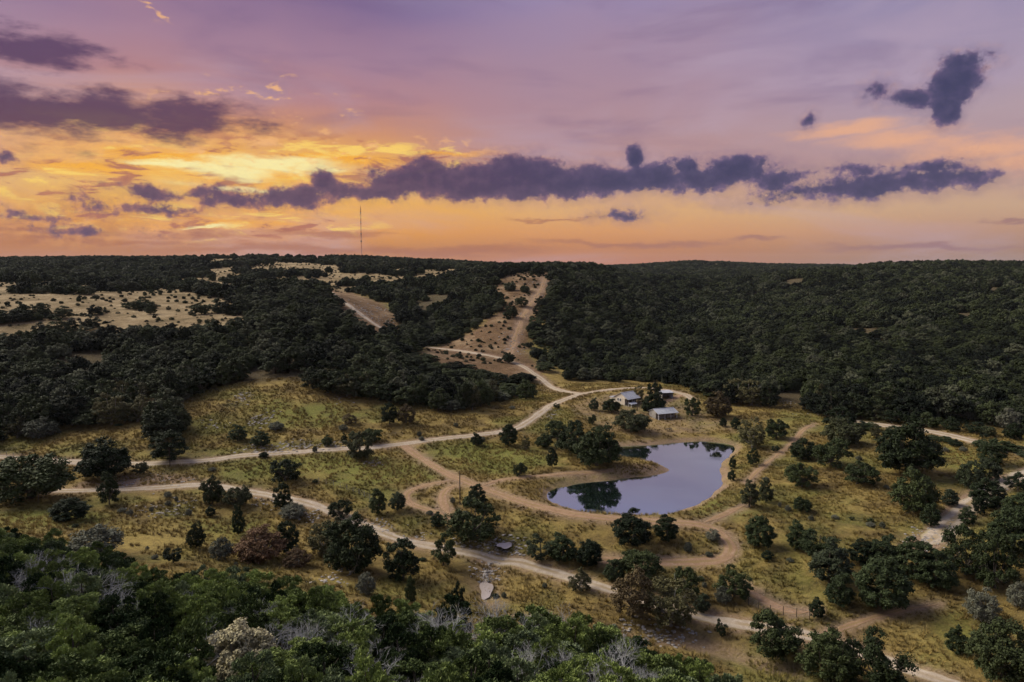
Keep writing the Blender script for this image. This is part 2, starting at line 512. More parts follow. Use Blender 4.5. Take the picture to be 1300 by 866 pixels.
road('gravel_road', [(-60, 573), (0, 580), (60, 586), (150, 590), (230, 588), (330, 577), (430, 571), (500, 566), (560, 557), (620, 551),
                     (655, 545), (675, 533), (690, 521), (705, 512), (725, 503), (750, 498), (775, 494.5), (810, 492), (840, 494), (868, 500), (880, 508)], 3.7, 'gravel')
road('dirt_road', [(513, 566), (535, 582), (560, 598), (590, 612), (625, 624), (660, 637), (700, 648), (750, 656), (800, 661), (850, 664),
                   (890, 666), (912, 674), (927, 690), (928, 703), (916, 712), (890, 714), (850, 714), (765, 711)], 3.2, 'dirt')
road('dirt_track', [(592, 615), (572, 618), (561, 628), (563, 642), (572, 655)], 2.6, 'dirt')
road('grass_track', [(575, 610), (545, 615), (522, 622), (514, 631), (522, 641), (550, 650), (575, 660)], 2.2, 'dirt')
road('grass_track', [(610, 618), (640, 608), (690, 604), (740, 601), (775, 598)], 2.0, 'dirt')
road('shore_track', [(893, 665), (918, 654), (932, 648), (946, 642)], 2.0, 'dirt')
road('red_dirt_track', [(948, 614), (962, 598), (984, 580), (1003, 566), (1014, 553), (1020, 545), (1035, 538)], 1.5, 'dirt', True, 1.2)
road('creek_road', [(70, 624), (150, 622), (220, 618), (262, 614), (300, 622), (345, 629), (400, 642), (425, 650), (460, 666), (500, 684),
                    (545, 694), (590, 702), (640, 712), (700, 726), (760, 745), (800, 757), (850, 772), (890, 783), (950, 795), (1000, 803),
                    (1040, 812), (1100, 830), (1160, 852), (1240, 880), (1330, 905)], 3.3, 'gravel')
road('eroded_road', [(1168, 694), (1192, 680), (1214, 656), (1236, 635), (1262, 618), (1290, 606), (1340, 590)], 5.2, 'gravel', True, 0.8)
road('caliche_road', [(1085, 536), (1120, 540), (1170, 546), (1220, 556), (1260, 568), (1320, 582), (1420, 600)], 5.0, 'gravel')
road('hill_road', [(408, 366), (420, 373), (432, 380), (450, 393), (470, 408), (492, 421)], 5.0, 'gravel', False, 0.6)
road('hill_road', [(545, 441), (560, 443), (600, 448), (640, 456), (660, 463), (673, 471), (690, 484), (705, 494), (735, 500)], 3.6, 'gravel')
road('spur_track', [(694, 352), (690, 362), (683, 375), (668, 395), (657, 420), (646, 452)], 4.0, 'dirt', True, 1.4)
road('bare_path', [(1030, 812), (1060, 800), (1105, 786), (1150, 774), (1190, 768)], 1.5, 'dirt', True, 1.4)
road('bare_path', [(940, 742), (962, 757), (985, 772), (1012, 779), (1034, 776)], 2.6, 'dirt', False, 0.8)
road('barn_lane', [(868, 501), (855, 506), (842, 512), (836, 516)], 3.0, 'dirt', False)

rd = np.full(ZG.shape, 1e3)
sel = (YG > 60) & (YG < 800)
for r in roads:
    p = np.array(r[1])
    m = sel & (XG > p[:, 0].min() - 12) & (XG < p[:, 0].max() + 12) & (YG > p[:, 1].min() - 12) & (YG < p[:, 1].max() + 12)
    rd[m] = np.minimum(rd[m], line_dist(r[1], XG[m], YG[m]) - r[2] / 2)


def region(px):
    return chaikin([P(*q) for q in px], True, 1)


clear_polys = dict(
    valley=region([(-60, 572), (60, 560), (110, 570), (200, 566), (255, 545), (268, 520), (310, 503), (380, 498), (440, 510), (500, 512),
                   (560, 525), (610, 520), (660, 503), (700, 488), (760, 484), (850, 486), (880, 500), (940, 520), (1010, 530), (1080, 532),
                   (1200, 536), (1340, 556), (1500, 620), (1500, 860), (1330, 930), (1000, 930), (930, 910), (870, 895), (760, 870), (640, 845),
                   (420, 810), (300, 785), (160, 765), (80, 740), (-60, 720)]),
    plateau=region([(-80, 360), (60, 357), (170, 361), (230, 372), (300, 382), (330, 414), (200, 420), (110, 428), (0, 434), (-80, 434)]),
    back=region([(215, 354), (270, 346), (330, 341), (430, 335), (520, 338), (615, 346), (570, 355), (500, 362), (430, 371), (330, 376), (250, 372)]),
    top=region([(205, 330), (300, 326), (390, 324), (430, 332), (340, 346), (240, 349)]),
    gully=region([(404, 364), (440, 371), (505, 398), (510, 430), (470, 428), (440, 408)]),
    spur=region([(540, 440), (596, 424), (628, 404), (646, 384), (630, 378), (618, 368), (636, 354), (660, 347), (696, 344), (706, 362), (684, 398), (664, 440), (690, 480), (640, 480), (600, 470), (545, 462)]),
    bald=region([(160, 530), (172, 505), (200, 505), (205, 530)]),
    far=region([(1050, 342.5), (1130, 340.5), (1145, 345), (1060, 347)]),
)
fore_poly = region([(-200, 670), (30, 676), (110, 690), (200, 712), (300, 722), (420, 752), (560, 775), (640, 782), (700, 785), (800, 812), (880, 858), (900, 900)])
fore_poly = [np.array(q) for q in fore_poly] + [np.array(q) for q in ((40, 30), (40, -20), (-90, -20), (-130, 60))]
# order: edge of the thicket, then round behind the camera
fore_edge = [P(*q) for q in [(-250, 700), (0, 702), (40, 712), (90, 728), (150, 742), (200, 755), (300, 765), (420, 790), (560, 812),
                             (640, 822), (700, 822), (780, 842), (850, 866), (900, 876), (930, 915)]]
fore_poly = fore_edge + [np.array(q, float) for q in ((45, 40), (30, 10), (-60, 5), (-150, 20))]


def clear_sd(x, y):
    d = np.full(np.shape(x), 1e9)
    for q in clear_polys.values():
        d = np.minimum(d, poly_sd(q, x, y))
    return d


csd = np.full(ZG.shape, 1e3)
csd[YG < 2000] = clear_sd(XG[YG < 2000], YG[YG < 2000])
fsd = np.full(ZG.shape, 1e3)
fsd[YG < 200] = poly_sd(fore_poly, XG[YG < 200], YG[YG < 200])
jit = (vnoise(XG, YG, 6, 11) - 0.5) * 8
a_soil = np.clip(np.exp(-np.maximum(rd, 0) / 0.8) * 0.85, 0, 1)
a_soil = np.maximum(a_soil, (1 - smooth(np.abs(sdw - 0.6), 0.5, 1.2 + 3.0 * vnoise(XG, YG, 12, 91))) * (sd_p < 8) * (0.45 + 0.5 * vnoise(XG, YG, 7, 92)))
a_soil = np.maximum(a_soil, 0.7 * np.exp(-(cd / 2.5) ** 2))
yard = region([(720, 512), (770, 500), (850, 500), (900, 525), (945, 545), (900, 548), (820, 556), (770, 550), (745, 530)])
ysd = poly_sd(yard, XG, YG)
a_soil = np.maximum(a_soil, 0.38 * (1 - smooth(ysd + jit * 0.6, -4, 4)))
rockbank = region([(90, 614), (150, 605), (250, 602), (280, 611), (200, 618), (100, 622)])
a_soil = np.maximum(a_soil, 0.95 * (1 - smooth(poly_sd(rockbank, XG, YG) + jit * 0.5, -2, 2)))
pen = region([(770, 596), (800, 588), (835, 592), (848, 597), (820, 603), (780, 606)])
a_soil = np.maximum(a_soil, 0.75 * (1 - smooth(poly_sd(pen, XG, YG) + jit * 0.3, -2, 2)))
a_straw = np.zeros(ZG.shape)
for kk in ('plateau', 'back', 'top', 'far'):
    a_straw = np.maximum(a_straw, 1 - smooth(poly_sd(clear_polys[kk], XG, YG), -2, 25))
gold = region([(90, 680), (180, 668), (240, 672), (300, 680), (250, 700), (160, 702), (110, 690)])
a_gold = 1 - smooth(poly_sd(gold, XG, YG) + jit, -3, 4)
a_red = 1 - smooth(poly_sd(clear_polys['spur'], XG, YG) + jit, -2, 6)
a_red = np.maximum(a_red, 1 - smooth(poly_sd(clear_polys['gully'], XG, YG) + jit, -2, 6))
a_red = np.maximum(a_red, 0.8 * (1 - smooth(poly_sd(clear_polys['bald'], XG, YG) + jit, -2, 6)))
a_green = np.zeros(ZG.shape)
for gp in ([(240, 590), (430, 578), (520, 575), (560, 605), (480, 628), (400, 605), (300, 608)], [(330, 510), (420, 515), (480, 530), (380, 545), (330, 530)],
           [(540, 570), (640, 560), (700, 580), (640, 600), (580, 600)], [(1150, 790), (1250, 780), (1300, 830), (1180, 850)],
           [(880, 640), (940, 640), (960, 670), (900, 660)], [(1180, 555), (1280, 590), (1240, 600), (1160, 570)],
           [(230, 655), (330, 660), (330, 690), (250, 690)], [(0, 645), (140, 655), (100, 675), (0, 670)]):
    a_green = np.maximum(a_green, 1 - smooth(poly_sd(region(gp), XG, YG) + jit * 1.2, -5, 5))
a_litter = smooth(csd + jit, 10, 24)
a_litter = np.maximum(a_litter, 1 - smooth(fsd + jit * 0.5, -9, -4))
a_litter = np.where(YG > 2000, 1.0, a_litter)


def set_attr(me, name, arr):
    at = me.attributes.new(name, 'FLOAT', 'POINT')
    at.data.foreach_set('value', np.ascontiguousarray(arr, dtype=np.float32).ravel())


def np_mesh(name, verts, faces):
    verts = np.ascontiguousarray(verts, dtype=np.float32).reshape(-1, 3)
    faces = np.ascontiguousarray(faces, dtype=np.int32)
    nf, k = faces.shape
    me = bpy.data.meshes.new(name)
    me.vertices.add(len(verts))
    me.vertices.foreach_set('co', verts.ravel())
    me.loops.add(nf * k)
    me.loops.foreach_set('vertex_index', faces.ravel())
    me.polygons.add(nf)
    me.polygons.foreach_set('loop_start', np.arange(0, nf * k, k, dtype=np.int32))
    me.polygons.foreach_set('loop_total', np.full(nf, k, dtype=np.int32))
    me.update(calc_edges=True)
    return me


# ------------------------------------------------------------------ materials
MATS = {}


def new_mat(name):
    m = bpy.data.materials.new(name)
    m.use_nodes = True
    m.node_tree.nodes.clear()
    n = NT(m.node_tree)
    out = n.new('ShaderNodeOutputMaterial')
    MATS[name] = m
    return m, n, out


def principled(n, out, col, rough=0.9, spec=0.2, normal=None, **kw):
    b = n.new('ShaderNodeBsdfPrincipled')
    n.put(b.inputs['Base Color'], col)
    n.put(b.inputs['Roughness'], rough)
    n.put(b.inputs['Specular IOR Level'], spec)
    if normal is not None:
        n.put(b.inputs['Normal'], normal)
    for k_, v_ in kw.items():
        n.put(b.inputs[k_], v_)
    n.t.links.new(b.outputs[0], out.inputs[0])
    return b


def attr(n, name):
    a = n.new('ShaderNodeAttribute', attribute_name=name)
    return a.outputs['Fac']


def meadow_colour(n, pos):
    big = n.noise(pos, 0.035, 4.0, 0.6)
    mid = n.noise(pos, 0.17, 5.0, 0.62, 0.3)
    fine = n.noise(pos, 1.1, 4.0, 0.65)
    c = n.ramp(mid, [(0.32, (0.082, 0.056, 0.022)), (0.45, (0.170, 0.118, 0.040)), (0.56, (0.235, 0.168, 0.050)), (0.70, (0.35, 0.26, 0.088))])
    c = n.mix(n.step(big, 0.46, 0.62, 0.0, 0.8), c, n.ramp(mid, [(0.32, (0.055, 0.060, 0.018)), (0.56, (0.130, 0.134, 0.030)), (0.72, (0.25, 0.225, 0.058))]))
    c = n.mix(n.step(fine, 0.35, 0.75, 0.0, 0.5), c, n.mix(0.5, c, (0.42, 0.31, 0.13)))
    c = n.mix(n.step(fine, 0.5, 0.25, 0.0, 0.6), c, (0.085, 0.065, 0.035))
    return c


m, n, out = new_mat('ground')
pos = n.new('ShaderNodeNewGeometry').outputs['Position']
c = meadow_colour(n, pos)
mid = n.noise(pos, 0.3, 5.0, 0.65)
fine = n.noise(pos, 2.2, 4.0, 0.7)
vf = n.noise(pos, 7.0, 3.0, 0.7)
c = n.mix(n.math('MULTIPLY', attr(n, 'green'), n.step(mid, 0.3, 0.6, 0.35, 0.85)), c, n.ramp(fine, [(0.3, (0.085, 0.10, 0.026)), (0.7, (0.27, 0.265, 0.06))]))
c = n.mix(n.math('MULTIPLY', attr(n, 'gold'), n.step(fine, 0.35, 0.6, 0.25, 0.85)), c, n.ramp(mid, [(0.36, (0.20, 0.15, 0.045)), (0.62, (0.40, 0.30, 0.09))]))
broad = n.math('ADD', n.math('MULTIPLY', n.noise(pos, 0.055, 6.0, 0.68), 0.75), n.math('MULTIPLY', mid, 0.25))
c = n.mix(n.math('MULTIPLY', attr(n, 'straw'), 0.9), c, n.ramp(broad, [(0.36, (0.085, 0.062, 0.030)), (0.50, (0.23, 0.165, 0.090)), (0.64, (0.38, 0.29, 0.17))]))
c = n.mix(n.math('MULTIPLY', attr(n, 'red'), 0.9), c, n.ramp(broad, [(0.36, (0.070, 0.040, 0.022)), (0.50, (0.150, 0.088, 0.050)), (0.64, (0.30, 0.21, 0.13))]))
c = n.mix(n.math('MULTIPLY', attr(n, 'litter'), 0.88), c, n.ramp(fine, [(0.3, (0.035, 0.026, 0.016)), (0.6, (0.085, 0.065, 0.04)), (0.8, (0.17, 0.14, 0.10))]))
soil_f = n.math('MULTIPLY', attr(n, 'soil'), n.step(n.math('ADD', mid, n.math('MULTIPLY', n.math('SUBTRACT', fine, 0.5), 0.5)), 0.22, 0.58, 0.25, 1.0))
c = n.mix(soil_f, c, n.ramp(fine, [(0.3, (0.24, 0.15, 0.10)), (0.6, (0.36, 0.25, 0.18)), (0.8, (0.48, 0.39, 0.31))]))
bmp = n.new('ShaderNodeBump')
bmp.inputs['Strength'].default_value = 0.9
bmp.inputs['Distance'].default_value = 0.5
n.put(bmp.inputs['Height'], n.math('ADD', fine, n.math('MULTIPLY', vf, 0.5)))
principled(n, out, c, 0.95, 0.1, bmp.outputs[0])

for nm, cols, mid_c in (('gravel', ((0.24, 0.185, 0.135), (0.38, 0.31, 0.24), (0.52, 0.45, 0.37)), (0.28, 0.21, 0.12)),
                        ('dirt', ((0.19, 0.115, 0.065), (0.29, 0.185, 0.115), (0.39, 0.275, 0.19)), (0.25, 0.17, 0.08))):
    m, n, out = new_mat(nm)
    pos = n.new('ShaderNodeNewGeometry').outputs['Position']
    f1 = n.noise(pos, 0.8, 5.0, 0.68)
    f2 = n.noise(pos, 5.0, 3.0, 0.7)
    c = n.ramp(n.math('ADD', n.math('MULTIPLY', f1, 0.65), n.math('MULTIPLY', f2, 0.35)), [(0.3, cols[0]), (0.5, cols[1]), (0.72, cols[2])])
    ac = attr(n, 'across')
    tw = attr(n, 'two')
    strip = n.math('MULTIPLY', n.step(n.math('ABSOLUTE', n.math('ADD', ac, n.math('MULTIPLY', n.math('SUBTRACT', f1, 0.5), 0.5))), 0.34, 0.08), tw)
    c = n.mix(n.math('MULTIPLY', strip, n.step(n.noise(pos, 0.12, 2.0), 0.35, 0.55, 0.25, 0.9)), c, mid_c)
    edge = n.step(n.math('ADD', n.math('ABSOLUTE', ac), n.math('MULTIPLY', n.math('SUBTRACT', f1, 0.5), 0.7)), 0.55, 1.0)
    c = n.mix(n.math('MULTIPLY', edge, 0.92), c, meadow_colour(n, pos))
    bmp = n.new('ShaderNodeBump')
    bmp.inputs['Strength'].default_value = 0.6
    bmp.inputs['Distance'].default_value = 0.15
    n.put(bmp.inputs['Height'], f2)
    principled(n, out, c, 0.95, 0.1, bmp.outputs[0])

m, n, out = new_mat('water')
pos = n.new('ShaderNodeNewGeometry').outputs['Position']
bmp = n.new('ShaderNodeBump')
bmp.inputs['Strength'].default_value = 0.05
bmp.inputs['Distance'].default_value = 0.05
n.put(bmp.inputs['Height'], n.noise(n.vmath('MULTIPLY', pos, (1.0, 0.5, 1.0)), 1.3, 3.0, 0.6))
gl = n.new('ShaderNodeBsdfGlossy')
gl.inputs['Color'].default_value = (0.79, 1.0, 1.0, 1)
n.put(gl.inputs['Roughness'], n.step(n.noise(n.vmath('MULTIPLY', pos, (0.6, 1.6, 1.0)), 0.09, 3.0, 0.6), 0.45, 0.66, 0.015, 0.13))
n.put(gl.inputs['Normal'], bmp.outputs[0])
df = n.new('ShaderNodeBsdfDiffuse')
df.inputs['Color'].default_value = (0.010, 0.018, 0.017, 1)
lw = n.new('ShaderNodeFresnel')
lw.inputs['IOR'].default_value = 24.0
mx = n.new('ShaderNodeMixShader')
n.put(mx.inputs[0], lw.outputs[0])
n.t.links.new(df.outputs[0], mx.inputs[1])
n.t.links.new(gl.outputs[0], mx.inputs[2])
n.t.links.new(mx.outputs[0], out.inputs[0])


m, n, out = new_mat('sky_tint_water')  # pale pinkish body colour paints in the sky reflection of the creek pools
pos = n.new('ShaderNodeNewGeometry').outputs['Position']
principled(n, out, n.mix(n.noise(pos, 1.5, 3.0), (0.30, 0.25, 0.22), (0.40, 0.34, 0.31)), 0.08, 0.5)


def leaf_mat(name, dark, light, hue=None, patches=False, scale=0.9):
    m, n, out = new_mat(name)
    oi = n.new('ShaderNodeObjectInfo')
    pos = n.new('ShaderNodeTexCoord').outputs['Object']
    f = n.noise(pos, scale, 4.0, 0.65)
    g = n.math('ADD', n.math('MULTIPLY', oi.outputs['Random'], 0.62), n.math('MULTIPLY', f, 0.52))
    if patches:                                # stands of different species over the hills
        g = n.math('ADD', g, n.math('MULTIPLY', n.math('SUBTRACT', n.noise(oi.outputs['Location'], 0.012, 4.0, 0.6), 0.5), 0.9))
    c = n.mix(n.step(g, 0.25, 0.90), dark, light)
    if hue:
        c = n.mix(n.step(n.math('FRACT', n.math('MULTIPLY', oi.outputs['Random'], 7.31)), 0.78, 0.97, 0.0, 0.75), c, hue)
    principled(n, out, c, 0.75, 0.15)
    return m


leaf_mat('oak_leaf', (0.014, 0.022, 0.008), (0.050, 0.064, 0.022), (0.060, 0.062, 0.030))
leaf_mat('juniper_leaf', (0.018, 0.034, 0.010), (0.230, 0.285, 0.078), (0.160, 0.195, 0.105), False, 1.7)
leaf_mat('forest_leaf', (0.006, 0.010, 0.005), (0.050, 0.062, 0.024), (0.105, 0.110, 0.068), True)
leaf_mat('dark_juniper_leaf', (0.013, 0.021, 0.009), (0.046, 0.062, 0.024), (0.050, 0.060, 0.034))
leaf_mat('olive_leaf', (0.045, 0.043, 0.018), (0.105, 0.095, 0.040))
leaf_mat('brown_leaf', (0.050, 0.036, 0.018), (0.105, 0.076, 0.036))
leaf_mat('rust_leaf', (0.060, 0.042, 0.022), (0.145, 0.080, 0.042), (0.11, 0.10, 0.055))
leaf_mat('cream_leaf', (0.17, 0.15, 0.07), (0.42, 0.37, 0.22))
leaf_mat('grey_leaf', (0.07, 0.075, 0.05), (0.14, 0.14, 0.10))


def flat_mat(name, lo, hi, scale=3.0, rough=0.85, spec=0.2, **kw):
    m, n, out = new_mat(name)
    pos = n.new('ShaderNodeNewGeometry').outputs['Position']
    c = n.mix(n.step(n.noise(pos, scale, 5.0, 0.65), 0.3, 0.7), lo, hi)
    principled(n, out, c, rough, spec, **kw)
    return m


flat_mat('bark', (0.06, 0.048, 0.036), (0.13, 0.11, 0.088))
flat_mat('dead_wood', (0.20, 0.195, 0.19), (0.44, 0.435, 0.43), 1.5)
flat_mat('pale_bark', (0.22, 0.20, 0.17), (0.36, 0.33, 0.29))
flat_mat('limestone', (0.17, 0.15, 0.135), (0.38, 0.345, 0.315), 1.2)
flat_mat('cream_board', (0.58, 0.50, 0.40), (0.70, 0.62, 0.50), 1.0)
flat_mat('metal_roof', (0.30, 0.31, 0.35), (0.42, 0.43, 0.47), 0.7, 0.5, 0.4)
flat_mat('dark_timber', (0.045, 0.034, 0.028), (0.10, 0.075, 0.055), 2.0)
flat_mat('white_paint', (0.62, 0.62, 0.62), (0.78, 0.78, 0.76), 2.0)
flat_mat('glass', (0.02, 0.022, 0.026), (0.03, 0.032, 0.036), 1.0, 0.1, 0.5)
flat_mat('steel', (0.20, 0.19, 0.19), (0.30, 0.28, 0.28), 1.0, 0.6, 0.4)
flat_mat('mast_red', (0.20, 0.05, 0.035), (0.28, 0.07, 0.05), 0.5)
flat_mat('grey_board', (0.22, 0.20, 0.18), (0.34, 0.31, 0.28), 1.5)

m, n, out = new_mat('grass_blade')
oi = n.new('ShaderNodeObjectInfo')
c = meadow_colour(n, oi.outputs['Location'])
c = n.mix(n.math('MULTIPLY', oi.outputs['Random'], 0.5), c, n.mix(0.5, c, (0.30, 0.21, 0.07)))
principled(n, out, c, 0.9, 0.1)


# ------------------------------------------------------------------ object helpers
def link(name, me, mat=None, parent=None):
    o = bpy.data.objects.new(name, me)
    COL.objects.link(o)
    if mat is not None and me is not None and not me.materials:
        for q in (mat if isinstance(mat, (list, tuple)) else [mat]):
            me.materials.append(MATS[q])
    if parent is not None:
        o.parent = parent
    return o


def tag(o, label=None, cat=None, group=None, kind=None):
    if label:
        o['label'] = label
    if cat:
        o['category'] = cat
    if group:
        o['group'] = group
    if kind:
        o['kind'] = kind
    return o


def thing(name, loc, rz=0.0):
    o = bpy.data.objects.new(name, None)
    o.empty_display_size = 0.5
    COL.objects.link(o)
    o.location = loc
    o.rotation_euler = (0, 0, rz)
    return o


class MB:
    """collects boxes, bars and quads into one mesh"""

    def __init__(self):
        self.v, self.f = [], []

    def hexa(self, p):
        b = len(self.v)
        self.v += [tuple(q) for q in p]
        self.f += [(b, b + 3, b + 2, b + 1), (b + 4, b + 5, b + 6, b + 7), (b, b + 1, b + 5, b + 4), (b + 1, b + 2, b + 6, b + 5),
                   (b + 2, b + 3, b + 7, b + 6), (b + 3, b, b + 4, b + 7)]
        return self

    def box(self, x0, x1, y0, y1, z0, z1):
        return self.hexa([(x0, y0, z0), (x1, y0, z0), (x1, y1, z0), (x0, y1, z0), (x0, y0, z1), (x1, y0, z1), (x1, y1, z1), (x0, y1, z1)])

    def bar(self, a, b, r, n=5, r2=None):
        a, b = Vector(a), Vector(b)
        q = (b - a).to_track_quat('Z', 'Y')
        base = len(self.v)
        for c, rr in ((a, r), (b, r if r2 is None else r2)):
            for i in range(n):
                t = 2 * math.pi * i / n
                self.v.append(tuple(c + q @ Vector((rr * math.cos(t), rr * math.sin(t), 0))))
        for i in range(n):
            j = (i + 1) % n
            self.f.append((base + i, base + j, base + n + j, base + n + i))
        self.f.append(tuple(base + i for i in reversed(range(n))))
        self.f.append(tuple(base + n + i for i in range(n)))
        return self

    def mesh(self, name):
        me = bpy.data.meshes.new(name)
        me.from_pydata(self.v, [], self.f)
        me.update()
        return me

    def build(self, name, mat, parent=None):
        return link(name, self.mesh(name), mat, parent)


# ------------------------------------------------------------------ ground, water, roads
idx = np.arange(NU * NS).reshape(NS, NU)
faces = np.stack([idx[:-1, :-1], idx[:-1, 1:], idx[1:, 1:], idx[1:, :-1]], -1).reshape(-1, 4)
gm = np_mesh('ground', np.stack([XG, YG, ZG], -1), faces)
gm.polygons.foreach_set('use_smooth', np.ones(len(faces), bool))
for nm, arr in (('soil', a_soil), ('straw', a_straw), ('gold', a_gold), ('red', a_red), ('green', a_green), ('litter', a_litter)):
    set_attr(gm, nm, arr)
tag(link('ground', gm, 'ground'), kind='structure')


def water_sheet(name, poly, z, grow, mat='water'):
    p = np.array(poly)
    nrm = np.roll(p, -1, 0) - np.roll(p, 1, 0)
    nrm = np.stack([nrm[:, 1], -nrm[:, 0]], 1)
    nrm /= np.linalg.norm(nrm, axis=1)[:, None] + 1e-9
    area = np.sum(p[:, 0] * np.roll(p[:, 1], -1) - np.roll(p[:, 0], -1) * p[:, 1])
    p = p + nrm * grow * (1 if area > 0 else -1)
    bm = bmesh.new()
    vs_ = [bm.verts.new((a, b, z)) for a, b in p]
    f = bm.faces.new(vs_)
    bmesh.ops.triangulate(bm, faces=[f])
    for f in bm.faces:
        f.normal_update()
        if f.normal.z < 0:
            f.normal_flip()
    me = bpy.data.meshes.new(name)
    bm.to_mesh(me)
    bm.free()
    return tag(link(name, me, mat), kind='structure')


water_sheet('pond_water', pond, 0.0, 0.8)

rng = np.random.RandomState(5)
TAPER = {'dirt_track', 'grass_track', 'shore_track', 'red_dirt_track', 'bare_path', 'dry_wash', 'barn_lane', 'eroded_road', 'spur_track'}
for (name, pts, width, mat, two, wob, lift) in roads:
    p = np.array(pts)
    seg = np.linalg.norm(np.diff(p, axis=0), axis=1)
    L = np.concatenate([[0], np.cumsum(seg)])
    step = 1.0 if p[:, 1].mean() < 300 else 2.0
    t = np.linspace(0, L[-1], max(4, int(L[-1] / step)))
    q = np.stack([np.interp(t, L, p[:, 0]), np.interp(t, L, p[:, 1])], 1)
    tg = np.gradient(q, axis=0)
    tg /= np.linalg.norm(tg, axis=1)[:, None] + 1e-9
    nr = np.stack([-tg[:, 1], tg[:, 0]], 1)
    ac = np.linspace(-1, 1, 9)
    sm = lambda a, k: np.convolve(np.pad(a, k, mode='edge'), np.ones(2 * k + 1) / (2 * k + 1), 'valid')
    le = 1 + wob * (sm(rng.rand(len(t)), 2) - 0.5) * 1.6
    re_ = 1 + wob * (sm(rng.rand(len(t)), 2) - 0.5) * 1.6
    tap = np.ones(len(t))
    if name in TAPER:
        tap = np.minimum(np.clip(t / 5.0, 0.12, 1), np.clip((L[-1] - t) / 5.0, 0.12, 1))
    V = []
    for a in ac:
        w = (np.where(a < 0, le, re_) * a * width / 2) * tap
        xy = q + nr * w[:, None]
        z = H(xy[:, 0], xy[:, 1]) + lift * (1 - a ** 4) - 0.05 * a ** 4
        V.append(np.stack([xy[:, 0], xy[:, 1], z], 1))
    V = np.stack(V, 1)
    ii = np.arange(V.shape[0] * 9).reshape(-1, 9)
    F_ = np.stack([ii[:-1, :-1], ii[:-1, 1:], ii[1:, 1:], ii[1:, :-1]], -1).reshape(-1, 4)
    me = np_mesh(name, V, F_)
    if sum(pl.normal.z for pl in me.polygons) < 0:
        me.flip_normals()
    me.polygons.foreach_set('use_smooth', np.ones(len(F_), bool))
    set_attr(me, 'across', np.broadcast_to(ac, V.shape[:2]))
    set_attr(me, 'two', np.full(V.shape[:2], 1.0 if two else 0.0))
    tag(link(name, me, mat), kind='structure')

# small pools left in the creek bed
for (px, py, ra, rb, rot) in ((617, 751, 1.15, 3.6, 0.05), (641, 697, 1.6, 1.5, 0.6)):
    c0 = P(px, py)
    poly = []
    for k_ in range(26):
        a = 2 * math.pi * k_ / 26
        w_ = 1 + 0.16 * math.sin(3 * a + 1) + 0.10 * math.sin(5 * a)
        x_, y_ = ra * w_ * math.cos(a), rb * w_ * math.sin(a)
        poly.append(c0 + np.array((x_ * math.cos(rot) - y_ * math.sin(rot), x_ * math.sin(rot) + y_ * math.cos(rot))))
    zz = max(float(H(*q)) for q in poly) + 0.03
    water_sheet('creek_pool', poly, zz, 0.0, 'sky_tint_water')

# ------------------------------------------------------------------ tree meshes
def leaf_quads(c, t, b):
    v = np.stack([c + t, c + b, c - t, c - b], 1)
    return v.reshape(-1, 3), np.arange(len(c) * 4).reshape(-1, 4)


def unit(v):
    return v / (np.linalg.norm(v, axis=-1, keepdims=True) + 1e-9)


def crown(seed, lobes, per, size, aspect=0.6, upright=0.0, sub=6, fill=0.62, droop=0.25):
    """leaf clumps on clustered sub-lobes; lobes = [(centre, radius, flatten)]"""
    rs = np.random.RandomState(seed)
    Cs, Ts, Bs = [], [], []
    for (lc, lr, fl) in lobes:
        lc = np.array(lc, float)
        sdir = unit(rs.normal(size=(sub, 3)))
        sdir[:, 2] = np.abs(sdir[:, 2]) * 1.0 - 0.25
        sc = lc + unit(sdir) * lr * rs.uniform(0.45, 0.75, (sub, 1)) * np.array([1, 1, fl])
        srad = lr * rs.uniform(0.38, 0.58, sub)
        n_ = max(4, int(per / sub))
        for j in range(sub):
            d = unit(rs.normal(size=(n_, 3)))
            d[:, 2] = np.where(d[:, 2] < -0.35, -d[:, 2], d[:, 2])
            r = srad[j] * rs.uniform(fill, 1.08, (n_, 1))
            c = sc[j] + d * r * np.array([1, 1, fl])
            nrm = unit(d + rs.normal(size=(n_, 3)) * 0.55 + np.array([0, 0, 0.3]))
            t = unit(np.cross(nrm, rs.normal(size=(n_, 3))))
            if upright:
                t = unit(t * (1 - upright) + unit(d * 0.7 + np.array([0, 0, 0.9])) * upright)
            b = unit(np.cross(nrm, t))
            s = size * rs.uniform(0.6, 1.3, (n_, 1))
            Cs.append(c)
            Ts.append(t * s)
            Bs.append(b * s * aspect)
    return np.concatenate(Cs), np.concatenate(Ts), np.concatenate(Bs)


def wood(name, branches, n=5):
    mb = MB()
    for a, b, r1, r2 in branches:
        mb.bar(a, b, r1, n, r2)
    return mb.mesh(name)


def oak_lobes(rs, w, h, n=15, flat=1.0):
    """canonical size w x h; full dome of foliage hanging almost to the ground"""
    L = []
    skip = rs.choice([0.06, 0.14, 0.26, 0.34])
    lean, la = rs.uniform(0.0, 0.11) * w, rs.uniform(0, 6.28)
    for zf, rf, m_ in ((0.14, 0.26, 7), (0.30, 0.345, 10), (0.48, 0.345, 10), (0.65, 0.255, 7), (0.79, 0.10, 4), (0.45, 0.12, 3)):
        off = rs.rand() * 6.28
        for i in range(m_):
            if rs.rand() < skip:
                continue
            a = off + 2 * math.pi * (i + rs.uniform(-.25, .25)) / m_
            r = w * rf * rs.uniform(0.84, 1.10)
            L.append(((r * math.cos(a) + lean * zf * math.cos(la), r * math.sin(a) + lean * zf * math.sin(la), h * zf * rs.uniform(0.84, 1.16)), w * rs.uniform(0.11, 0.18), flat))
    return L


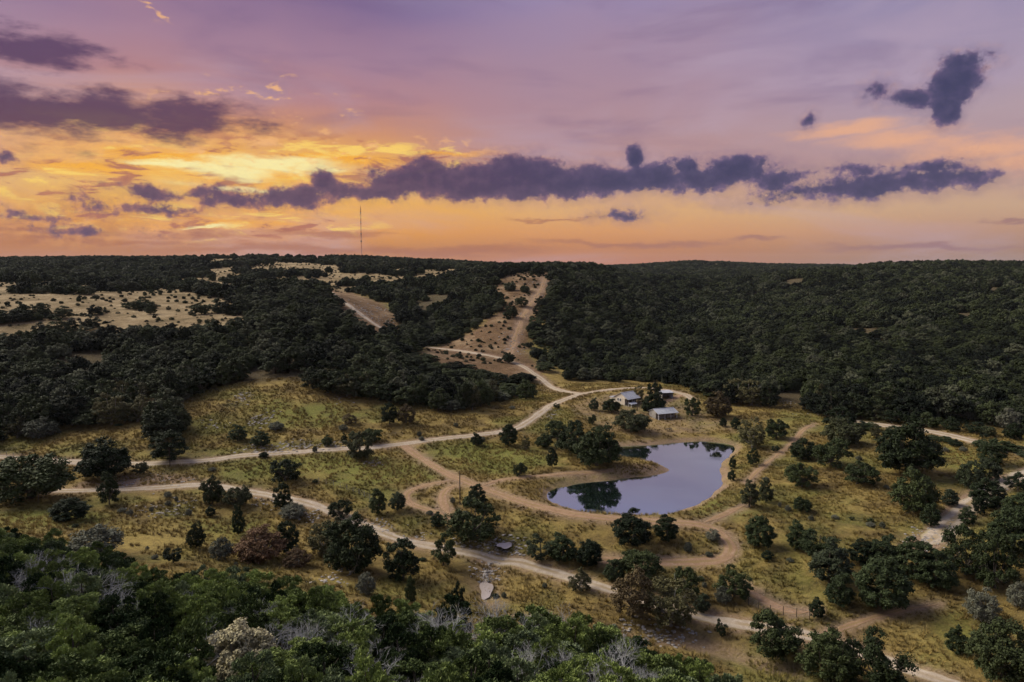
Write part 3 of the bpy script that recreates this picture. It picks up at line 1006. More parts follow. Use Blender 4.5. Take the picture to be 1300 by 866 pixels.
def limbs(rs, L, h, r0):
    br = []
    top = np.array((rs.uniform(-.2, .2), rs.uniform(-.2, .2), h * 0.20))
    br.append(((0, 0, -0.5), tuple(top), r0, r0 * 0.8))
    for (c, r, f) in L[::2]:
        c = np.array(c)
        m_ = top * 0.45 + c * 0.55 + np.array((rs.uniform(-.3, .3), rs.uniform(-.3, .3), -0.12 * h * rs.rand()))
        br.append((tuple(top - np.array((0, 0, 0.15))), tuple(m_), r0 * 0.42, r0 * 0.24))
        br.append((tuple(m_), tuple(c), r0 * 0.24, r0 * 0.10))
        for _ in range(2):
            e = c + rs.normal(size=3) * r * 0.6
            br.append((tuple(c * 0.7 + m_ * 0.3), tuple(e), r0 * 0.12, r0 * 0.04))
    return br


def tree_pair(kind, name, seed, leafmat, barkmat='bark', dens=1.0, size=None, L=None):
    """returns trunk mesh, crown mesh in canonical size (oak 10 x 7.5, juniper 5 x 6)"""
    rs = np.random.RandomState(seed)
    if kind == 'oak':
        L = L or oak_lobes(rs, 10.0, 7.5, int(rs.randint(14, 19)))
        q = crown(seed, L, int(430 * dens), size or 0.18, 0.68, sub=7, fill=0.35)
        br = limbs(rs, L, 7.5, 0.38)
    elif kind == 'tall':
        L = L or oak_lobes(rs, 8.0, 9.0, 15, 1.1)
        q = crown(seed, L, int(370 * dens), size or 0.18, 0.68, sub=7, fill=0.35)
        br = limbs(rs, L, 9.0, 0.30)
    elif kind == 'juniper':
        L = [((0, 0, 5.0), 0.75, 1.3)]
        for i in range(20):
            z = 0.7 + 3.9 * (i / 19.0) ** 1.15
            rr = 1.75 * (1 - ((z - 1.6) / 4.6) ** 2) ** 0.5 if z > 1.6 else 1.6
            a = i * 2.4 + rs.uniform(-.4, .4)
            rr *= rs.uniform(0.72, 1.08)
            L.append(((rr * math.cos(a), rr * math.sin(a), z * rs.uniform(0.92, 1.1)), rs.uniform(0.65, 0.98), 1.05))
        q = crown(seed, L, int(520 * dens), size or 0.145, 0.42, 0.60, sub=7, fill=0.40)
        br = [((0, 0, -0.4), (0.1, 0, 2.0), 0.20, 0.14), ((0.1, 0, 2.0), (0, 0.1, 4.8), 0.14, 0.04)]
        for (c, r, f) in L[1::2]:
            br.append(((0.05, 0, c[2] * 0.6), c, 0.06, 0.02))
    elif kind == 'ball':
        L = oak_lobes(rs, 5.0, 6.0, 0, 1.15)
        q = crown(seed, L, int(480 * dens), size or 0.115, 0.55, 0.30, sub=8, fill=0.32)
        br = [((0, 0, -0.4), (0.1, 0, 2.0), 0.18, 0.13), ((0.1, 0, 2.0), (0, 0.1, 4.4), 0.13, 0.04)]
    v, f = leaf_quads(*q)
    cm = np_mesh(name + '_crown', v, f)
    cm.materials.append(MATS[leafmat])
    tm = wood(name + '_trunk', br)
    tm.materials.append(MATS[barkmat])
    return tm, cm


def dead_branches(seed, h=5.0, spread=1.0):
    rs = np.random.RandomState(seed)
    br = []

    def grow(p, d, ln, r, lev):
        q = p + d * ln
        br.append((tuple(p), tuple(q), r, r * 0.68))
        if lev == 0:
            return
        for _ in range(rs.randint(2, 4)):
            nd = unit(d + rs.normal(size=3) * 0.55 * spread + np.array((0, 0, 0.12)))
            grow(p + (q - p) * rs.uniform(0.55, 1.0), nd, ln * rs.uniform(0.58, 0.85), r * 0.62, lev - 1)
    for i in range(4):
        a = 2 * math.pi * (i + rs.rand()) / 4
        grow(np.array((0, 0, -0.2)), unit(np.array((math.cos(a) * 0.55, math.sin(a) * 0.55, 1.0))), h * 0.34, 0.075, 6)
    return br


OAKS = [tree_pair('oak', 'oak', 100 + i, 'oak_leaf') for i in range(10)]
TALL = [tree_pair('tall', 'tall_oak', 130 + i, 'oak_leaf') for i in range(3)]
BALL = [tree_pair('ball', 'round_juniper', 150 + i, 'dark_juniper_leaf') for i in range(6)]
JUNS = [tree_pair('juniper', 'juniper', 160 + i, 'juniper_leaf') for i in range(6)]
OLIV = [tree_pair('tall', 'olive_tree', 190 + i, 'olive_leaf', 'pale_bark', 0.62) for i in range(2)]
BROW = [tree_pair('tall', 'brown_tree', 200 + i, 'brown_leaf', 'bark', 0.7) for i in range(2)]
RUST = [tree_pair('oak', 'rust_bush', 210 + i, 'rust_leaf', 'pale_bark', 0.8) for i in range(2)]
CREAM = [tree_pair('oak', 'cream_bush', 220, 'cream_leaf', 'pale_bark', 1.2, 0.2)]
GREY = [tree_pair('oak', 'grey_shrub', 230 + i, 'grey_leaf', 'pale_bark', 0.5, 0.2) for i in range(2)]
DEAD = []
for i in range(5):
    tm = wood('dead_tree_trunk', dead_branches(300 + i), 4)
    tm.materials.append(MATS['dead_wood'])
    DEAD.append(tm)
KIND = {'O': (OAKS, 10.0, 7.5), 'T': (TALL, 8.0, 9.0), 'J': (JUNS, 5.0, 6.0), 'D': (OLIV, 8.0, 9.0), 'N': (BROW, 8.0, 9.0),
        'R': (RUST, 10.0, 7.5), 'C': (CREAM, 10.0, 7.5), 'G': (GREY, 10.0, 7.5)}
KIND['B'] = (BALL, 5.0, 6.0)
KNAME = {'B': 'juniper', 'O': 'live_oak', 'T': 'live_oak', 'J': 'juniper', 'D': 'olive_tree', 'N': 'brown_tree', 'R': 'rust_bush', 'C': 'cream_bush', 'G': 'grey_shrub'}
KCAT = {'B': 'tree', 'O': 'tree', 'T': 'tree', 'J': 'tree', 'D': 'tree', 'N': 'tree', 'R': 'bush', 'C': 'bush', 'G': 'shrub'}
trng = random.Random(11)
placed = []


def plant(kind, x, y, w, h, label, group=None, cat=None, name=None, sink=0.0):
    vs_, cw, ch = KIND[kind]
    tm, cm = trng.choice(vs_)
    t = thing(name or KNAME[kind], (x, y, float(H(x, y)) - sink), trng.uniform(0, 6.283))
    t.scale = (w / cw, w / cw * trng.uniform(0.9, 1.1), h / ch)
    link('trunk', tm, None, t)
    link('crown', cm, None, t)
    tag(t, label, cat or KCAT[kind], group)
    placed.append((x, y, w / 2))
    return t


# ------------------------------------------------------------------ the valley's trees, one by one
HEDGE = 'shrubs lining the caliche road'
V = [
    (40, 640, 96, 58, 'O', 'wide dark live oak spreading between gravel road and creek road'),
    (133, 613, 68, 42, 'O', 'flat-topped live oak with bare stems beside the gravel road'),
    (139, 643, 24, 38, 'T', 'upright small oak standing just below the pale creek road'),
    (88, 664, 44, 25, 'J', 'low rounded juniper bush on the grass above the near thicket'),
    (178, 604, 18, 16, 'O', 'tiny oak on the pale rocky bank between two roads'),
    (217, 590, 46, 38, 'T', 'greyish oak with a pale stem touching the gravel road'),
    (302, 562, 26, 20, 'J', 'small dark juniper on the rocky slope above the gravel road'),
    (331, 569, 27, 19, 'J', 'squat dark juniper touching the rocky road bank'),
    (350, 548, 25, 10, 'G', 'low grey shrub on the green hillside clearing'),
    (335, 582, 14, 7, 'J', 'tiny bush at the grassy edge of the gravel road'),
    (363, 615, 46, 29, 'O', 'rounded live oak alone on green grass between two roads'),
    (457, 586, 46, 36, 'O', 'dense live oak hiding the gravel road near the fork'),
    (474, 564, 32, 20, 'O', 'oak tucked behind the dense roadside oak near the fork'),
    (416, 567, 16, 14, 'J', 'little juniper on the upper road bank among stones'),
    (437, 564, 9, 14, 'J', 'thin juniper sapling on the upper road bank'),
    (448, 560, 12, 12, 'J', 'small juniper beside the dense roadside oak'),
    (270, 643, 30, 32, 'O', 'ragged oak below the creek road, west of its neighbour'),
    (300, 646, 38, 28, 'O', 'low spreading oak below the creek road bend'),
    (268, 657, 13, 14, 'J', 'small bush in front of the ragged creek road oak'),
    (303, 681, 17, 37, 'J', 'narrow upright juniper on the yellow grass below the road'),
    (360, 652, 26, 38, 'T', 'slender oak overhanging the creek road'),
    (372, 662, 36, 18, 'G', 'grey leafless shrub at the foot of the slender oak'),
    (364, 706, 32, 45, 'T', 'tall dark oak beside the rust coloured bush'),
    (249, 698, 24, 30, 'O', 'small oak on the golden grass slope'),
    (220, 716, 24, 22, 'J', 'round juniper at the lip of the near thicket'),
    (433, 662, 36, 25, 'O', 'oak crowding the edge of the creek road'),
    (480, 656, 24, 34, 'T', 'bushy oak on the grey slope near the loop track'),
    (505, 651, 25, 25, 'J', 'round dark juniper beside the loop track'),
    (446, 730, 86, 66, 'O', 'huge dark live oak below the creek road'),
    (512, 741, 50, 56, 'T', 'big ragged oak beside the huge oak below the creek road'),
    (563, 722, 33, 46, 'T', 'oak leaning over the creek road opposite the big oak clump'),
    (522, 768, 15, 36, 'J', 'slender juniper standing above the near thicket'),
    (581, 778, 21, 46, 'J', 'slim juniper with pale stems beside the creek pool'),
    (600, 695, 80, 54, 'O', 'large black-green oak beside the creek between two roads'),
    (606, 646, 30, 29, 'J', 'round juniper directly below the dirt road, above the large oak'),
    (556, 672, 20, 20, 'J', 'small bush leaning on the large oak by the creek'),
    (686, 717, 40, 34, 'J', 'broad dark juniper on the dam slope, end of its row'),
    (715, 718, 42, 35, 'J', 'broad dark juniper on the dam slope, middle of its row'),
    (748, 724, 37, 35, 'J', 'rounded juniper closing the dark row on the dam slope'),
    (735, 753, 36, 31, 'D', 'thin tree with a pale trunk beside the creek road'),
    (803, 701, 56, 48, 'J', 'large feathery juniper below the dam road'),
    (846, 692, 35, 33, 'J', 'medium juniper below the dam road beside a larger one'),
    (812, 744, 62, 42, 'O', 'grey-green oak on the bank below the large dam juniper'),
    (780, 741, 30, 28, 'J', 'dark juniper at the side of the grey-green bank oak'),
    (803, 792, 56, 66, 'N', 'tall brown leafed tree above the creek'),
    (850, 808, 72, 60, 'D', 'tall olive green tree above the dry wash'),
    (872, 766, 42, 42, 'O', 'dark oak between the olive tree and the field'),
    (890, 780, 24, 22, 'J', 'small juniper beside the creek road and olive tree'),
    (606, 568, 20, 17, 'O', 'small oak alone below the gravel road'),
    (646, 568, 29, 30, 'J', 'full dark juniper touching the gravel road bend'),
    (667, 573, 13, 21, 'D', 'thin sapling beside the full dark roadside juniper'),
    (660, 606, 22, 19, 'O', 'small round oak on a short trunk beside the grass track'),
    (701, 595, 17, 27, 'T', 'narrow oak in front of the pond side oak clump'),
    (757, 596, 76, 54, 'O', 'largest oak of the clump on the pond point'),
    (732, 580, 56, 42, 'O', 'middle oak of the clump west of the pond'),
    (708, 564, 44, 30, 'O', 'outer oak of the clump nearest the gravel road'),
    (690, 570, 26, 18, 'O', 'low oak at the grassy end of the pond clump'),
    (752, 540, 14, 14, 'O', 'little oak between the pond clump and the house'),
    (707, 520, 11, 9, 'J', 'tiny round bush inside the gravel road bend'),
    (754, 522, 15, 16, 'J', 'small round juniper left of the cream house'),
    (776, 525, 28, 18, 'O', 'low oak screening the front of the cream house'),
    (801, 551, 52, 31, 'O', 'round dark oak on the lawn between house and pond'),
    (830, 528, 38, 26, 'O', 'oak shading the end of the low metal roofed cabin'),
    (811, 511, 16, 24, 'D', 'thin half bare tree beside the cream house porch'),
    (831, 509, 24, 24, 'O', 'oak in front of the small pale roofed shed'),
    (879, 530, 24, 26, 'O', 'oak with visible trunk east of the low cabin'),
    (910, 532, 38, 33, 'N', 'round brown tree at the edge of the yard'),
    (955, 571, 42, 40, 'D', 'full olive green tree at the head of the pond'),
    (985, 560, 34, 28, 'O', 'oak behind the olive green tree near the pond'),
    (934, 546, 14, 15, 'J', 'small juniper on the far pond bank beside the yard'),
    (918, 543, 11, 12, 'J', 'tiny juniper on the far pond bank'),
    (956, 592, 18, 21, 'O', 'little umbrella shaped oak on a thin trunk by the red track'),
    (928, 612, 11, 17, 'J', 'shrub on the eastern pond bank, clear of the water'),
    (930, 596, 10, 16, 'J', 'shrub on the eastern pond bank, higher up the shore'),
    (984, 575, 11, 10, 'J', 'small bush beside the red dirt track'),
    (951, 646, 25, 34, 'T', 'dark small oak where the shore track ends'),
    (972, 640, 20, 30, 'T', 'narrow oak next to the one ending the shore track'),
    (1018, 653, 26, 20, 'O', 'thin low oak alone on the dry slope'),
    (1020, 586, 36, 25, 'O', 'oak with open crown at the start of the meadow row'),
    (1055, 596, 52, 36, 'O', 'wide oak in the middle of the meadow row'),
    (1068, 568, 50, 35, 'O', 'dark oak directly behind the wide meadow oak'),
    (1064, 545, 46, 23, 'O', 'flat oak heading the meadow row near the far road'),
    (1018, 623, 44, 32, 'O', 'gnarled oak on bare ground before the meadow row'),
    (1088, 619, 50, 29, 'O', 'low wedge shaped oak in the open meadow'),
    (1152, 609, 80, 58, 'O', 'biggest round oak alone in the right hand meadow'),
    (1160, 657, 60, 47, 'O', 'arching oak with a gap under its crown'),
    (1181, 671, 22, 25, 'J', 'round juniper at the foot of the eroded road'),
    (1205, 644, 21, 19, 'J', 'light juniper between arching oak and eroded road'),
    (1258, 593, 30, 27, 'J', 'round juniper near the caliche road'),
    (1230, 622, 28, 30, 'J', 'dark juniper above the eroded road, meadow side'),
    (1255, 612, 28, 28, 'J', 'dark juniper above the eroded road, uphill neighbour'),
    (1251, 648, 40, 33, 'J', 'broad juniper on the shoulder of the eroded road'),
    (1292, 628, 28, 26, 'J', 'juniper on the outer side of the eroded road'),
    (1112, 557, 15, 19, 'D', 'tiny pale tree standing alone near the hedge'),
    (1228, 668, 20, 18, 'J', 'small juniper on the outer edge of the eroded road'),
    (1244, 655, 14, 22, 'J', 'upright shrub beside the eroded road'),
    (963, 700, 40, 40, 'J', 'ball shaped juniper right of the dirt road bend'),
    (974, 713, 17, 11, 'J', 'small low bush below the ball shaped juniper'),
    (1014, 702, 30, 33, 'J', 'dark juniper starting the diagonal row down the slope'),
    (1040, 722, 46, 46, 'J', 'second juniper of the diagonal row down the slope'),
    (1052, 748, 48, 52, 'J', 'third and largest juniper of the diagonal row'),
    (1064, 775, 37, 38, 'J', 'last juniper of the diagonal row down the slope'),
    (1037, 788, 20, 24, 'J', 'small rounded juniper at the end of the wire fence'),
    (932, 766, 48, 38, 'O', 'open crowned oak beside the start of the wire fence'),
    (918, 769, 24, 20, 'G', 'grey shrub under the open crowned oak'),
    (1117, 782, 66, 58, 'J', 'large rounded tree with paler top on the lower slope'),
    (1095, 722, 34, 30, 'J', 'juniper at the near end of the dark band on the slope'),
    (1123, 730, 44, 38, 'J', 'juniper beside the end of the dark band on the slope'),
    (1160, 742, 50, 46, 'J', 'juniper in the middle of the dark band on the slope'),
    (1185, 755, 48, 44, 'J', 'juniper on the low side of the dark band'),
    (1225, 740, 56, 56, 'O', 'large dark oak among the junipers on the slope'),
    (1262, 757, 50, 56, 'O', 'large dark oak at the far end of the dark band'),
    (1284, 715, 54, 52, 'J', 'big juniper higher up behind the dark band'),
    (1296, 668, 40, 34, 'J', 'juniper above the dark band near the eroded road'),
    (1245, 796, 38, 34, 'G', 'round grey-green shrub on the lower grassy slope'),
    (1290, 775, 24, 26, 'G', 'grey shrub on the outer grass slope'),
    (1214, 835, 22, 32, 'J', 'small upright juniper alone in pale grass'),
    (1272, 872, 74, 58, 'O', 'big dark oak at the corner of the lower field'),
    (982, 847, 72, 52, 'O', 'glossy oak hiding part of the creek road'),
    (1050, 872, 70, 56, 'O', 'broad glossy oak beside the creek road, pool side'),
    (1110, 880, 76, 60, 'O', 'broad glossy oak beside the creek road, field side'),
    (916, 813, 15, 25, 'J', 'little juniper between creek road and dry wash'),
    (412, 708, 44, 44, 'D', 'yellowish tree between the rust bush and the huge oak'),
    (330, 716, 72, 38, 'R', 'rust red autumn bush at the edge of the near thicket'),
    (378, 722, 40, 20, 'R', 'low rust red bush under the yellowish tree'),
    (280, 712, 30, 26, 'G', 'pale grey shrub beside the rust red bush'),
    (465, 756, 26, 26, 'G', 'wispy grey shrub below the huge oak'),
    (122, 588, 20, 26, 'D', 'small olive tree at the foot of the wooded hill'),
    (118, 708, 62, 30, 'G', 'grey-green shrub on the crest of the near thicket'),
    (303, 876, 92, 66, 'C', 'cream flowering bush in the near thicket'),
    (516, 540, 30, 26, 'N', 'brownish tree on the hillside clearing edge'),
    (495, 541, 28, 30, 'T', 'dark oak beside the brownish hillside tree'),
    (600, 522, 26, 34, 'D', 'yellow green tree with a leaning trunk near the clearing'),
    (622, 512, 28, 34, 'D', 'light olive tree near the hillside clearing'),
    (668, 508, 32, 24, 'O', 'round oak where the hill road meets the valley'),
    (645, 462, 20, 16, 'O', 'round oak beside the hill road on the red field'),
    (50, 560, 40, 22, 'G', 'grey brush at the foot of the wooded hill'),
    (436, 548, 14, 8, 'G', 'small dark brush in the hillside clearing'),
    (445, 540, 24, 14, 'N', 'brown brush pile on the hillside clearing'),
    (905, 690, 22, 14, 'G', 'small grey shrub inside the dirt road loop'),
    (873, 703, 12, 10, 'G', 'tiny pale shrub inside the dirt road loop'),
]
for i in range(16):
    px = 1080 + i * 15 + trng.uniform(-4, 4)
    py = 541 + (px - 1080) * 0.155 + (4 if i % 3 == 0 else 0)
    if not (1163 < px < 1184 or 1222 < px < 1240):
        V.append((px, py + 3, trng.uniform(16, 26), trng.uniform(6, 11), 'J', 'dark shrub in the hedge along the caliche road', HEDGE))
for i in range(9):
    px = 1090 + i * 24 + trng.uniform(-6, 6)
    V.append((px, 532 + (px - 1080) * 0.13, trng.uniform(20, 32), trng.uniform(12, 20), 'O', 'low oak behind the caliche road at the wood edge', 'oaks behind the caliche road'))
for px, py in ((612, 560), (650, 520), (700, 556), (535, 560), (575, 640), (590, 655), (545, 655), (1000, 650), (1060, 660), (1105, 670), (1120, 672),
               (1090, 585), (1128, 590), (1200, 575), (1223, 574), (240, 655), (165, 655), (155, 652), (400, 575), (270, 600), (640, 760), (900, 708)):
    V.append((px, py, trng.uniform(7, 12), trng.uniform(4, 8), 'G', 'tiny scrub clump dotted over the dry meadow', 'scrub clumps in the meadow'))
for _ in range(70):
    px, py = trng.uniform(60, 1270), trng.uniform(535, 760)
    x, y = P(px, py)
    q_ = (np.array([x]), np.array([y]))
    if poly_sd(pond, *q_)[0] < 2 or min(line_dist(r[1], *q_)[0] for r in roads) < 3.5 or poly_sd(fore_poly, *q_)[0] < 3:
        continue
    V.append((px, py, trng.uniform(5, 11), trng.uniform(3, 7), trng.choice('GGJ'), 'tiny scrub clump dotted over the dry meadow', 'scrub clumps in the meadow'))
for e in V:
    px, py, w, h, kind, label = e[:6]
    x, y = P(px, py)
    dist = math.hypot(math.hypot(x, y), CAM_H - float(H(x, y)))
    sc = dist / F_PX * math.sqrt(1 + ((px - CX) / F_PX) ** 2 * 0) * 1.0
    # the crown's depth also shows below its middle: stand the stem slightly behind the lowest visible leaf
    y2 = y + w * sc * 0.22
    x2 = x / y * y2
    if kind == 'J':
        kind = 'B'
    plant(kind, x2, y2, w * sc * 0.93, h * sc * 0.96, label, e[6] if len(e) > 6 else None, name='shrub' if h < 15 and kind in 'JGB' else None,
          cat='shrub' if h < 15 and kind in 'JGB' else None)

# ------------------------------------------------------------------ near thicket of junipers and dead trees
rs = np.random.RandomState(21)


def scatter(x0, x1, y0, y1, spacing, rs, tries=1.0):
    """jittered grid"""
    nx, ny = int((x1 - x0) / spacing), int((y1 - y0) / spacing)
    gx, gy = np.meshgrid(np.arange(nx), np.arange(ny))
    x = x0 + (gx + rs.uniform(0.0, 1.0, gx.shape) * 0.85 + 0.5 * (gy % 2)) * spacing
    y = y0 + (gy + rs.uniform(0.0, 1.0, gx.shape) * 0.85) * spacing
    return x.ravel(), y.ravel()


def on_screen(x, y, z):
    """photograph pixel of a world point"""
    dy, dz = y, z - CAM_H
    f = dy * math.cos(PITCH) - dz * math.sin(PITCH)
    u = dy * math.sin(PITCH) + dz * math.cos(PITCH)
    return CX + F_PX * x / f, CY - F_PX * u / f


fx, fy = scatter(-120, 50, 18, 130, 3.5, rs)
keep = poly_sd(fore_poly, fx, fy) < -0.6
fx, fy = fx[keep], fy[keep]
dead_px = [(352, 812), (385, 800), (420, 806), (452, 790), (468, 824), (60, 712), (105, 742), (135, 758), (80, 706), (735, 858), (780, 862), (690, 770),
           (705, 776), (610, 790), (640, 792), (330, 790), (560, 800), (20, 730), (250, 760), (800, 850), (490, 870), (820, 862), (40, 790), (240, 830), (660, 840)]
dead_xy = []
for px, py in dead_px:
    x, y = P(px, py + 42)
    dead_xy.append((x, y))
pool = []
for x, y in zip(fx, fy):
    z = float(H(x, y))
    sxp, syp = on_screen(x, y, z + 3)
    vis = (-120 < sxp < 1000) and syp < 1010 and y > 5
    if min(math.hypot(x - a, y - b) for a, b in dead_xy) < 2.2:
        continue
    pool.append((vis, math.hypot(x, y), x, y))
vis_pool = sorted([q for q in pool if q[0]], key=lambda q: q[1])
FG = 'junipers of the near hillside thicket'
rest_fore = [(q[2], q[3]) for q in pool if not q[0]]
cx_, cy_ = P(303, 870)
for i, (_, d, x, y) in enumerate(vis_pool):
    if math.hypot(x - cx_, y - cy_) < 4.0:
        continue
    if i < 290:
        w, h = trng.uniform(3.6, 6.4), trng.uniform(3.0, 6.4)
        dd = min(math.hypot(x - a, y - b) for a, b in dead_xy)
        edge_d = float(poly_sd(fore_poly, np.array([x]), np.array([y]))[0])
        if math.hypot(x - cx_, y - cy_) < 7.5:
            lb, gp = 'dark juniper pressing against the cream flowering bush', 'junipers round the cream bush'
        elif edge_d > -4.5:
            lb, gp = 'dark juniper on the grassy outer edge of the near hillside thicket', 'junipers on the edge of the near thicket'
        elif dd < 4.2:
            lb, gp = 'dark juniper crowding a bleached dead tree on the near hillside', 'junipers round the dead trees'
        elif h > 5.4:
            lb, gp = 'tall juniper rising above its neighbours in the near hillside thicket', 'tall junipers of the near thicket'
        else:
            lb, gp = 'dark green juniper packed inside the near hillside thicket', FG
        plant('J', x, y, w, h, lb, gp)
    else:
        rest_fore.append((x, y))
for i, (x, y) in enumerate(dead_xy):
    t = thing('dead_tree', (x, y, float(H(x, y))), trng.uniform(0, 6.28))
    s = trng.uniform(0.9, 1.5)
    t.scale = (s * 1.15, s * 1.15, s)
    link('branches', DEAD[i % len(DEAD)], None, t)
    tag(t, 'bleached grey dead tree with bare twigs among the near junipers', 'dead tree', 'dead trees in the near thicket')

# ------------------------------------------------------------------ instanced masses (stuff)
def gn_scatter(name, pts, rotz, scl, idx_, variants, label, cat):
    lib = bpy.data.collections.new(name + '_kinds')
    for i, me in enumerate(variants):
        lib.objects.link(bpy.data.objects.new('%s_kind_%02d' % (name, i), me))
    me = bpy.data.meshes.new(name)
    me.vertices.add(len(pts))
    me.vertices.foreach_set('co', np.ascontiguousarray(pts, dtype=np.float32).ravel())
    a = me.attributes.new('rot', 'FLOAT_VECTOR', 'POINT')
    a.data.foreach_set('vector', np.stack([np.zeros(len(pts)), np.zeros(len(pts)), rotz], 1).astype(np.float32).ravel())
    a = me.attributes.new('scl', 'FLOAT_VECTOR', 'POINT')
    a.data.foreach_set('vector', np.ascontiguousarray(scl, dtype=np.float32).ravel())
    a = me.attributes.new('pick', 'INT', 'POINT')
    a.data.foreach_set('value', np.ascontiguousarray(idx_, dtype=np.int32))
    o = link(name, me)
    g = bpy.data.node_groups.new(name + '_scatter', 'GeometryNodeTree')
    g.interface.new_socket('Geometry', in_out='INPUT', socket_type='NodeSocketGeometry')
    g.interface.new_socket('Geometry', in_out='OUTPUT', socket_type='NodeSocketGeometry')
    gi, go = g.nodes.new('NodeGroupInput'), g.nodes.new('NodeGroupOutput')
    ci = g.nodes.new('GeometryNodeCollectionInfo')
    ci.inputs['Collection'].default_value = lib
    ci.inputs['Separate Children'].default_value = True
    ci.inputs['Reset Children'].default_value = True
    iop = g.nodes.new('GeometryNodeInstanceOnPoints')
    iop.inputs['Pick Instance'].default_value = True

    def named(nm, ty):
        nn = g.nodes.new('GeometryNodeInputNamedAttribute')
        nn.data_type = ty
        nn.inputs['Name'].default_value = nm
        return next(q for q in nn.outputs if q.enabled and q.name == 'Attribute')
    g.links.new(gi.outputs[0], iop.inputs['Points'])
    g.links.new(ci.outputs[0], iop.inputs['Instance'])
    g.links.new(named('pick', 'INT'), iop.inputs['Instance Index'])
    e2r = g.nodes.new('FunctionNodeEulerToRotation')
    g.links.new(named('rot', 'FLOAT_VECTOR'), e2r.inputs[0])
    g.links.new(e2r.outputs[0], iop.inputs['Rotation'])
    g.links.new(named('scl', 'FLOAT_VECTOR'), iop.inputs['Scale'])
    g.links.new(iop.outputs[0], go.inputs[0])
    md = o.modifiers.new('scatter', 'NODES')
    md.node_group = g
    tag(o, label, cat, kind='stuff')
    return o


def joined(tm, cm, leafmat, name):
    """trunk and crown in one mesh for the masses"""
    me = bpy.data.meshes.new(name)
    bm = bmesh.new()
    bm.from_mesh(cm)
    nf = len(bm.faces)
    bm.from_mesh(tm)
    bm.faces.ensure_lookup_table()
    for i in range(nf, len(bm.faces)):
        bm.faces[i].material_index = 1
    bm.to_mesh(me)
    bm.free()
    me.materials.clear()
    me.materials.append(MATS[leafmat])
    me.materials.append(MATS['bark'])
    return me


# wood on the hills: near trees as things, the rest as one mass
FOREST_NEAR = [tree_pair('tall', 'wood_oak', 400 + i, 'forest_leaf', 'bark', 0.75, 0.21) for i in range(5)] + [tree_pair('oak', 'wood_oak', 410 + i, 'forest_leaf', 'bark', 0.75, 0.21) for i in range(3)]
far_k = []
for i in range(5):
    tm, cm = tree_pair('oak', 'far_oak', 430 + i, 'forest_leaf', 'bark', 0.40, 0.46)
    far_k.append(joined(tm, cm, 'forest_leaf', 'far_oak'))
KIND['W'] = (FOREST_NEAR, 8.0, 8.0)
KNAME['W'], KCAT['W'] = 'wood_tree', 'tree'
bands = [(185, 330, 5.4), (330, 480, 5.6), (480, 720, 6.2), (720, 1100, 7.6), (1100, 1700, 10.0), (1700, 2700, 14.0)]
TX, TY = [], []
for y0, y1, sp in bands:
    hw = 0.86 * y1 + 60
    x, y = scatter(-hw, hw, y0, y1, sp, rs)
    m_ = np.abs(x) < 0.84 * y + 40
    TX.append(x[m_])
    TY.append(y[m_])
TX, TY = np.concatenate(TX), np.concatenate(TY)
cs_ = clear_sd(TX, TY)
rdist = np.full(TX.shape, 1e3)
for r in roads:
    rdist = np.minimum(rdist, line_dist(r[1], TX, TY) - r[2] / 2)
gap = vnoise(TX, TY, 28, 31) * 0.5 + vnoise(TX, TY, 11, 32) * 0.3 + vnoise(TX, TY, 75, 33) * 0.2
thin = np.clip((265 - TY) / 60, 0, 1) * (TX < 40) * 0.21 + np.clip((TY - 600) / 500, 0, 1) * 0.04
keep = (cs_ > 1.0) & (rdist > 2.6) & (gap > 0.32 + thin)
# scattered clumps inside the high pastures
clump = vnoise(TX, TY, 34, 41) * 0.65 + vnoise(TX, TY, 13, 42) * 0.35
hi_clear = np.zeros(TX.shape, bool)
for kk in ('plateau', 'back', 'top', 'far'):
    hi_clear |= poly_sd(clear_polys[kk], TX, TY) < 0
keep |= hi_clear & (clump > 0.645) & (rdist > 3)
sp_in = poly_sd(clear_polys['spur'], TX, TY) < 0
keep |= sp_in & (TY > 420) & (vnoise(TX, TY, 12, 47) > 0.80) & (rdist > 3)
vy = poly_sd(clear_polys['valley'], TX, TY)
keep &= ~(vy < 1.0)
TX, TY = TX[keep], TY[keep]
TZ = H(TX, TY)
qx, qy = rs.uniform(-620, 120, 60000), rs.uniform(330, 1150, 60000)
hi = np.zeros(qx.shape, bool)
for kk in ('plateau', 'back', 'top'):
    hi |= poly_sd(clear_polys[kk], qx, qy) < 0
hi &= rs.rand(len(qx)) < 0.09 + 0.25 * (vnoise(qx, qy, 20, 77) > 0.72)
sx_, sy_ = rs.uniform(-80, 60, 1000), rs.uniform(330, 620, 1000)
hs = (poly_sd(clear_polys['spur'], sx_, sy_) < 0) | (poly_sd(clear_polys['gully'], sx_, sy_) < 0)
sd_r = np.minimum(line_dist(roads[12][1], sx_, sy_), line_dist(roads[11][1], sx_, sy_))
sd_r = np.minimum(sd_r, line_dist(roads[10][1], sx_, sy_))
hs &= sd_r > 3.5
qx, qy = np.concatenate([qx[hi], sx_[hs]]), np.concatenate([qy[hi], sy_[hs]])
small = np.concatenate([np.zeros(len(TX)), np.ones(len(qx))])
TX, TY = np.concatenate([TX, qx]), np.concatenate([TY, qy])
TZ = H(TX, TY)
